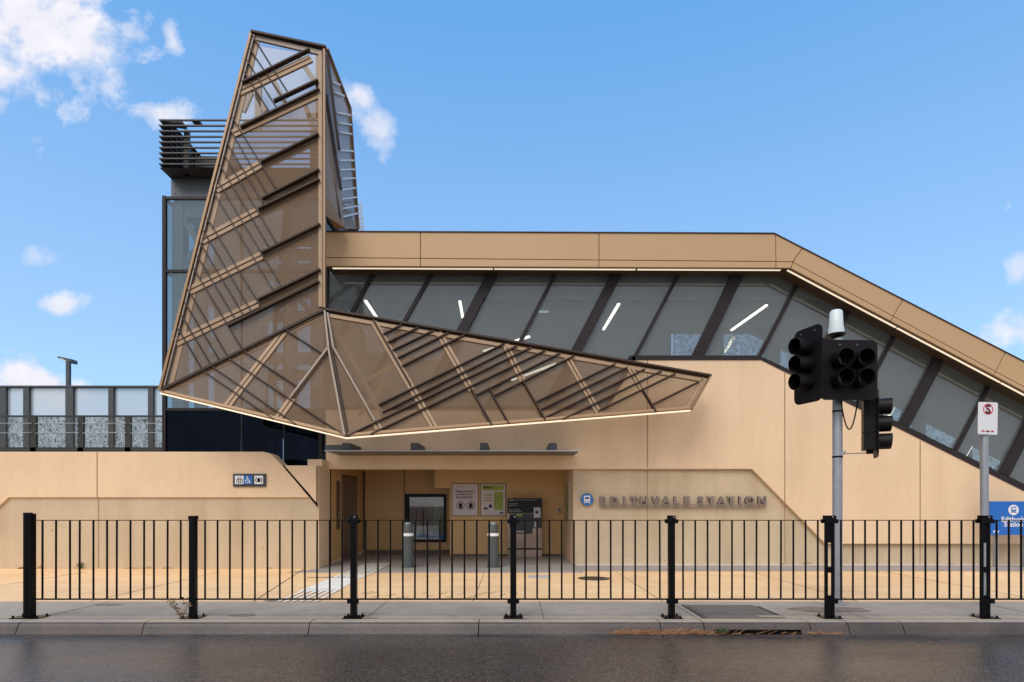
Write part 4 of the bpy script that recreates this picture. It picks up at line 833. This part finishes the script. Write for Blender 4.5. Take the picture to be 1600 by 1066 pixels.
# station name
LSIDE = mat('letter_return_metal', (0.05, 0.033, 0.027), 0.5, 0.2)
YN = Y_WR-.08
sn = empty('station_name_sign', P(935, 790, YN), 'brushed metal raised letters reading EDITHVALE STATION on a thin rail', 'sign')
xs0, xs1 = X_(936, YN), X_(1196, YN); zb_ = Z_(788, YN)
txt = 'EDITHVALE STATION'; centers = [941.5, 959.5, 975.5, 990, 1005.5, 1023.5, 1040.5, 1057, 1073, None, 1094.5, 1110.5, 1127, 1141.5, 1155.5, 1171, 1190.5]
for ch, c in zip(txt, centers):
    if c is None: continue
    vs, fs = text_mesh(ch, .275, .035, .009, 'CENTER'); q = Part(); xs = [v_[0] for v_ in vs]; mid = (min(xs)+max(xs))/2
    q.add([(X_(c, YN)+(a-mid)*1.08, YN+.0-cc, zb_+b) for a, b, cc in vs], fs); lo_ = q.child('letter', [METL, LSIDE], sn)
    for pl_ in lo_.data.polygons: pl_.material_index = 0 if abs(pl_.normal.y) > .6 else 1
q = Part(); q.box(xs0, xs1, YN-.035, YN+.03, zb_-.035, zb_-.002); q.child('rail', METL, sn)
q = Part()
for i in range(7): x = xs0+.15+(xs1-xs0-.3)*i/6; q.box(x-.015, x+.015, YN+.03, Y_WR, zb_-.03, zb_-.01)
q.child('bracket', METL, sn)
tb = empty('train_symbol_sign', P(917, 790, YN), 'round blue sign with white train symbol left of the station name', 'sign'); cx, cz = X_(917.3, YN), Z_(780.5, YN)
q = Part(); q.prism(disc(cx, cz, .155, 36), YN, YN+.05); q.child('disc', mat('roundel_blue', (.015, .13, .36), .35), tb)
def train_icon(q, cx, cz, s_, y, fg=0, bgm=1):
    q.m = fg; q.prism(rrect(cx-.5*s_, cx+.5*s_, cz-.35*s_, cz+.6*s_, .14*s_), y-.004, y-.001)
    q.m = bgm; q.prism(rrect(cx-.36*s_, cx+.36*s_, cz+.05*s_, cz+.38*s_, .06*s_), y-.007, y-.005)
    q.prism(disc(cx-.25*s_, cz-.15*s_, .07*s_, 10), y-.007, y-.005); q.prism(disc(cx+.25*s_, cz-.15*s_, .07*s_, 10), y-.007, y-.005)
    q.m = fg; q.prism([(cx-.35*s_, cz-.38*s_), (cx-.2*s_, cz-.38*s_), (cx-.42*s_, cz-.65*s_), (cx-.6*s_, cz-.65*s_)], y-.004, y-.001); q.prism([(cx+.35*s_, cz-.38*s_), (cx+.2*s_, cz-.38*s_), (cx+.42*s_, cz-.65*s_), (cx+.6*s_, cz-.65*s_)], y-.004, y-.001)
    q.prism([(cx-.42*s_, cz-.47*s_), (cx+.42*s_, cz-.47*s_), (cx+.46*s_, cz-.56*s_), (cx-.46*s_, cz-.56*s_)], y-.004, y-.001)
q = Part(); train_icon(q, cx, cz, .155, YN-.001); q.child('train_symbol', [WHITE, BLUED], tb)
q = Part(); q.box(cx-.02, cx+.02, YN+.05, Y_WR, cz-.02, cz+.02); q.child('stem', METL, tb)
# facilities sign on the left wall
YL = 13.56; fs_ = empty('facilities_sign', P(389, 760, YL), 'dark plaque with lift, wheelchair and ticket symbols on the left wall', 'sign')
q = Part(); q.pprism([(364, 740.5), (415, 740.5), (415, 760.5), (364, 760.5)], YL, .035); q.child('plaque', SGREY, fs_)
q = Part(); q.pprism([(367, 743.5), (380.5, 743.5), (380.5, 756.5), (367, 756.5)], YL-.004, .004); q.pprism([(397.5, 743.5), (411, 743.5), (411, 756.5), (397.5, 756.5)], YL-.004, .004); q.child('white_tile', WHITE, fs_)
q = Part(); q.pprism([(381, 743.5), (394, 743.5), (394, 756.5), (381, 756.5)], YL-.004, .004); q.child('blue_tile', BLUE, fs_)
q = Part(); q.pprism([(369.5, 748), (378.8, 748), (378.8, 755), (369.5, 755)], YL-.007, .003)
q.prism([(X_(a, YL), Z_(b, YL)) for a, b in ((371, 747), (374, 747), (372.5, 745))], YL-.007, YL-.005); q.prism([(X_(a, YL), Z_(b, YL)) for a, b in ((374.5, 745), (377.5, 745), (376, 747))], YL-.007, YL-.005)
q.prism(rrect(X_(402, YL), X_(407, YL), Z_(753.5, YL), Z_(747, YL), .02), YL-.007, YL-.005)
for s_ in (-1, 1):
    for k_ in range(6):
        a0 = R(-50+k_*17); a1 = R(-50+(k_+1)*17); r_ = .075; cx, cz = X_(404.5, YL), Z_(750.2, YL)
        q.bar((cx+s_*r_*math.cos(a0), YL-.006, cz+r_*math.sin(a0)), (cx+s_*r_*math.cos(a1), YL-.006, cz+r_*math.sin(a1)), .016, .003, (0, 1, 0))
q.child('black_symbol', INK, fs_)
q = Part()
for k_ in range(3): q.pprism([(370.6+k_*2.8, 750), (372.1+k_*2.8, 750), (372.1+k_*2.8, 754.5), (370.6+k_*2.8, 754.5)], YL-.010, .003); q.prism(disc(X_(371.35+k_*2.8, YL), Z_(749.1, YL), .009, 8), YL-.010, YL-.008)
q.prism(disc(X_(386.3, YL), Z_(745.6, YL), .016, 12), YL-.008, YL-.005)
def w(*pts):
    for (a, b), (c, d_) in zip(pts, pts[1:]): q.bar((X_(a, YL), YL-.006, Z_(b, YL)), (X_(c, YL), YL-.006, Z_(d_, YL)), .016, .003, (0, 1, 0))
w((386.3, 746.6), (386.6, 751), (390, 751), (391.3, 754.3), (392.6, 754)); w((386.5, 748.7), (389.5, 748.7))
w(*[(387+3.1*math.cos(R(a)), 751.8+3.1*math.sin(R(a))) for a in range(20, 240, 22)])
q.child('white_symbol', WHITE, fs_)
# blue station sign at right
YBs = 13.9; bs = empty('station_sign', (X_(1583, YBs), YBs+.05, 0), 'blue Edithvale Station sign board at the right edge', 'sign')
q = Part(); q.pprism([(1547, 783.5), (1619, 783.5), (1619, 836), (1547, 836)], YBs, .05); q.child('board', BLUE, bs)
q = Part()
for x in (1560, 1606): q.box(X_(x, YBs)-.04, X_(x, YBs)+.04, YBs+.052, YBs+.12, 0, 1.5)
q.child('post', GALV, bs)
cx, cz = X_(1583.5, YBs), Z_(797, YBs)
q = Part(); q.prism(disc(cx, cz, .125, 32), YBs-.004, YBs-.001); q.child('symbol_disc', WHITE, bs); q = Part(); put_text(q, 'Edithvale', .165, cx, YBs-.003, Z_(815, YBs), .001, .003, 'CENTER'); put_text(q, 'Station', .165, cx, YBs-.003, Z_(823, YBs), .001, .003, 'CENTER')
q.child('lettering', WHITE, bs); q = Part(); put_text(q, 'PTV', .085, X_(1551.5, YBs), YBs-.003, Z_(833, YBs), .001, .003); q.child('logo_lettering', WHITE, bs)
q = Part(); train_icon(q, cx, cz+.005, .12, YBs-.005); q.child('train_symbol', [BLUE, WHITE], bs)

# ------------------------------------------------------------------ pedestrian fence
YF2 = 7.71; ZT, ZB = Z_(812.5, YF2), Z_(936.5, YF2)
pfx = [47, 302, 553, 802, 1049, 1296, 1539, 1785]; fx = [X_(a, YF2) for a in pfx]
fe = empty('pedestrian_fence', (fx[0], YF2, 0), 'black steel pedestrian fence of upright bars along the kerb', 'fence')
def post(x, kind):
    o = MB()
    if kind == 'big':
        o.box(-.055, .0, -.05, .05, .01, Z_(801, YF2)); o.box(.0, .045, -.046, .05, .01, Z_(802, YF2)-.006)
    elif kind == 'slot':
        o.box(-.066, -.024, -.014, .014, .01, Z_(812, YF2)); o.box(.024, .066, -.014, .014, .01, Z_(812, YF2))
        o.box(-.024, .024, -.012, .012, .01, .30); o.box(-.024, .024, -.012, .012, 1.0, Z_(812, YF2)-.01); o.box(-.024, .024, -.012, .012, .60, .68)
    else: o.box(-.041, .041, -.040, .040, .01, Z_(812, YF2))
    p_ = o.build('post', BLK, fe, bevel=.006, at=(x-fx[0], 0, 0))
    if kind == 'plain': o = MB(); o.box(-.047, .047, -.045, .045, Z_(812, YF2)+.001, Z_(806, YF2)); o.build('cap', BLK, p_, bevel=.004)
    elif kind != 'big':
        o = MB(); o.box(-.048 if kind != 'slot' else -.070, .048 if kind != 'slot' else .070, -.045, .045, Z_(812, YF2)+.001, Z_(805.5, YF2)); o.build('cap', BLK, p_, bevel=.004)
        o = MB(); o.tube([(.02, -.049, Z_(808, YF2)), (.02, -.044, Z_(808, YF2))], .010, 10); o.build('bolt', GALV, p_)
        o = MB(); w_ = .078 if kind != 'slot' else .09
        o.box(-w_, w_, -.055, -.0405, ZT-.045, ZT+.01); o.box(-w_, w_, .0405, .054, ZT-.045, ZT+.01); o.box(-w_, w_, -.055, -.0405, ZB-.05, ZB+.02); o.build('clamp', BLK, p_, bevel=.003)
    w_ = .19 if kind == 'big' else .125
    o = MB(); o.box(-w_, w_, -.11, .11, 0.002, .012); o.build('base_plate', BLK, p_)
    for sx in (-1, 1):
        for sy in (-1, 1): o = MB(); o.tube([(sx*(w_-.03), sy*.08, .012), (sx*(w_-.03), sy*.08, .040)], .014, 8); o.build('anchor_bolt', BLK, p_)
for i, x in enumerate(fx): post(x, 'big' if i == 0 else 'plain' if i == 1 else ('slot' if i in (5, 6) else 'std'))
for i in range(7):
    x0, x1 = fx[i]-fx[0]+(.045 if i == 0 else .04), fx[i+1]-fx[0]-.05
    o = MB(); o.box(x0-.01, x1+.01, -.025, .025, ZT-.010, ZT); o.build('top_rail', BLK, fe); o = MB(); o.box(x0-.01, x1+.01, -.025, .025, ZB-.006, ZB+.010); o.build('bottom_rail', BLK, fe)
    L = fx[i+1]-fx[i]; n_ = 12
    for k_ in range(n_):
        xx = fx[i]-fx[0]+L*(k_+.95)/(n_+.9)
        if i == 0: xx = X_((66.5, 87.7, 109.4, 124.7, 146, 167.4, 182.7, 203.9, 225.3, 240.6, 262, 282.5)[k_], YF2)-fx[0]
        o = MB(); o.tube([(xx+random.uniform(-.003, .003), 0, ZB+.01), (xx, 0, ZT-.011)], .0125, 8); o.build('baluster', BLK, fe, smooth=True)

# ------------------------------------------------------------------ traffic signal
YP = 8.72; px_ = X_(1308.5, YP); ts = empty('traffic_signal', (px_, YP, 0), 'black traffic signal heads with white antenna on a galvanised pole', 'traffic signal')
q = Part(); q.tube([(px_, YP, 0.0), (px_, YP, 4.2)], .068, 20); q.tube([(px_, YP, 0), (px_, YP, .02)], .12, 20); q.child('pole', GALV, ts, smooth=True)
q = Part()
for z in (Z_(643, YP), Z_(714, YP)): q.tube([(px_, YP, z-.012), (px_, YP, z+.012)], .074, 20)
q.child('pole_band', SIGB, ts)
q = Part(); az = Z_(522, YP); q.tube([(px_-.02, YP, az), (px_-.02, YP, az+.09), (px_-.02, YP, az+.095), (px_-.02, YP, az+.33), (px_-.02, YP, az+.355)], [.112, .108, .10, .088, .07], 24); q.child('antenna', ANT, ts, smooth=True)
q = Part(); q.tube([(px_-.01, YP, az-.09), (px_-.01, YP, az-.03), (px_-.01, YP, az-.02), (px_-.01, YP, az)], [.05, .10, .125, .125], 16); q.child('antenna_mount', SIGB, ts)
def visor(o, cx, cz, r, L, y0, slant=.10):
    """open tube pointing to -Y whose lower lip is cut back"""
    k = 28; vs = []; fs = []
    for ri, rad in enumerate((r, r-.006)):
        for j in range(k):
            a = 2*math.pi*j/k; s_ = math.sin(a); ll = L*(1-slant*max(0, .5-.5*s_))
            vs += [(cx+rad*math.cos(a), y0, cz+rad*s_), (cx+rad*math.cos(a), y0-ll, cz+rad*s_)]
    for j in range(k):
        a, b = 2*j, 2*((j+1) % k); c, d_ = a+2*k, b+2*k
        fs += [(a, a+1, b+1, b), (c, d_, d_+1, c+1), (a+1, c+1, d_+1, b+1)]
    o.add(vs, fs)
def head(cols_, rows, center, yaw, bw, bh, name_label, lens_cols=None, vis_L=.21, r=.125, pitch=.275, boff=(0, 0)):
    e = bpy.data.objects.new('signal_head', None)
    o = MB(); o.prism(rrect(-bw/2+boff[0], bw/2+boff[0], -bh/2+boff[1], bh/2+boff[1], .10, 6), -.012, .0)
    for j in range(rows):
        zc0 = (j-(rows-1)/2)*pitch; o.box(-cols_*pitch*1.02/2, cols_*pitch*1.02/2, .002, .17, zc0-pitch/2+.006, zc0+pitch/2-.006)
    o.box(-cols_*pitch*.47, cols_*pitch*.47, .002, .155, -rows*pitch/2+.01, rows*pitch/2-.01); o.box(-.04, .04, .03, .12, -rows*pitch/2-.05, -rows*pitch/2+.02)
    h = o.build('signal_head', SIGB, ts, at=(center[0]-px_, center[1]-YP, center[2]), rot=(0, 0, yaw))
    if name_label: h['label'] = name_label
    for i in range(cols_):
        for j in range(rows):
            cx, cz = (i-(cols_-1)/2)*pitch*1.06, (j-(rows-1)/2)*pitch
            o = MB(); visor(o, cx, cz, r, vis_L, -.012); o.build('visor', SIGB, h, smooth=True)
            o = MB(); o.prism(disc(cx, cz, r-.012, 24), -.05, -.014); o.build('lens', LENSG if (lens_cols and (i, j) in lens_cols) else LENS, h)
    o = MB()
    for sx in (-1, 1): o.tube([(sx*.13, -.016, bh/2-.07+boff[1]), (sx*.13, -.012, bh/2-.07+boff[1])], .008, 8)
    o.build('bolt', GALV, h)
    return h
Yh = 8.45
cA = P(1325, 578.5, Yh); head(2, 2, cA, R(2), .87, .88, 'four aspect signal head on a broad square backing board', r=.125, pitch=.285)
cB = P(1263, 571, 8.55); head(1, 3, cB, R(-72), .52, 1.12, 'three aspect head turned left with a green lower lens', {(0, 0)}, vis_L=.26, r=.12, pitch=.262)
cC = P(1368, 663, 8.75); head(1, 3, cC, R(66), .46, 1.02, 'three aspect head turned away to the right, lowest of the three', vis_L=.20, r=.12, pitch=.265)
q = Part(); q.bar((px_, YP, cA.z+.3), (cA.x, Yh+.1, cA.z+.3), .05, .05, (0, 0, 1)); q.bar((px_, YP, cA.z+.35), (cB.x, 8.6, cA.z+.35), .05, .05, (0, 0, 1)); q.bar((px_, YP, cA.z-.32), (cC.x-.05, 8.75, cA.z-.40), .05, .05, (0, 0, 1)); q.child('mounting_arm', SIGB, ts)
q = Part(); q.tube([(px_+.05, YP, Z_(710, YP)), P(1322, 709, YP-.05), P(1352, 708, 8.72)], .008, 8); q.tube([P(1314, 711, YP-.05), P(1321, 705, YP-.05)], .016, 8); q.child('stay_rod', GALV, ts)
q = Part(); pts = [P(1314+26*t_, 625+46*math.sin(math.pi*t_)**.8, 8.6) for t_ in [i/16 for i in range(17)]]; q.tube(pts, .010, 8); q.child('cable', SIGB, ts, smooth=True)

# ------------------------------------------------------------------ parking sign
YQ = 8.5; qx = X_(1539, YQ); nsn = empty('no_stopping_sign', (qx, YQ, 0), 'white no stopping sign with red circle on a thin galvanised pole', 'road sign')
q = Part(); q.tube([(qx, YQ, 0), (qx-.015, YQ, Z_(636, YQ))], .052, 18); q.child('pole', GALV, nsn, smooth=True)
q = MB(); W2, H2_ = .158, .236; q.prism(rrect(-W2, W2, -H2_, H2_, .025), -.004, 0.0); cy = Z_(655, YQ)
pl = q.build('plate', WHITE, nsn, at=(X_(1537, YQ)-qx, -.07, cy), rot=(0, R(1.2), R(6)))
q = MB(); ring_prism(q, 0, .135, .068, .080, -.008, -.005, 30); q.bar((-.05, -.0095, .19), (.05, -.0095, .08), .010, .003, (0, 1, 0))
q.prism([(-.105, -.188), (-.07, -.17), (-.07, -.206)], -.008, -.005); q.prism([(.105, -.188), (.07, -.17), (.07, -.206)], -.008, -.005); q.box(-.075, .075, -.008, -.0055, -.192, -.184); q.build('red_marking', RED, pl)
q = MB(); vs, fs = text_mesh('S', .17, .001, .006, 'CENTER'); q.add([(a, -.006-c, .135-.059+b) for a, b, c in vs], fs); q.prism(disc(0, -.188, .014, 12), -.0105, -.0085); q.build('black_letter', INK, pl)
q = Part(); q.box(qx-.05, qx+.03, YQ-.062, YQ-.05, cy-.06, cy-.03); q.child('clamp', GALV, nsn)
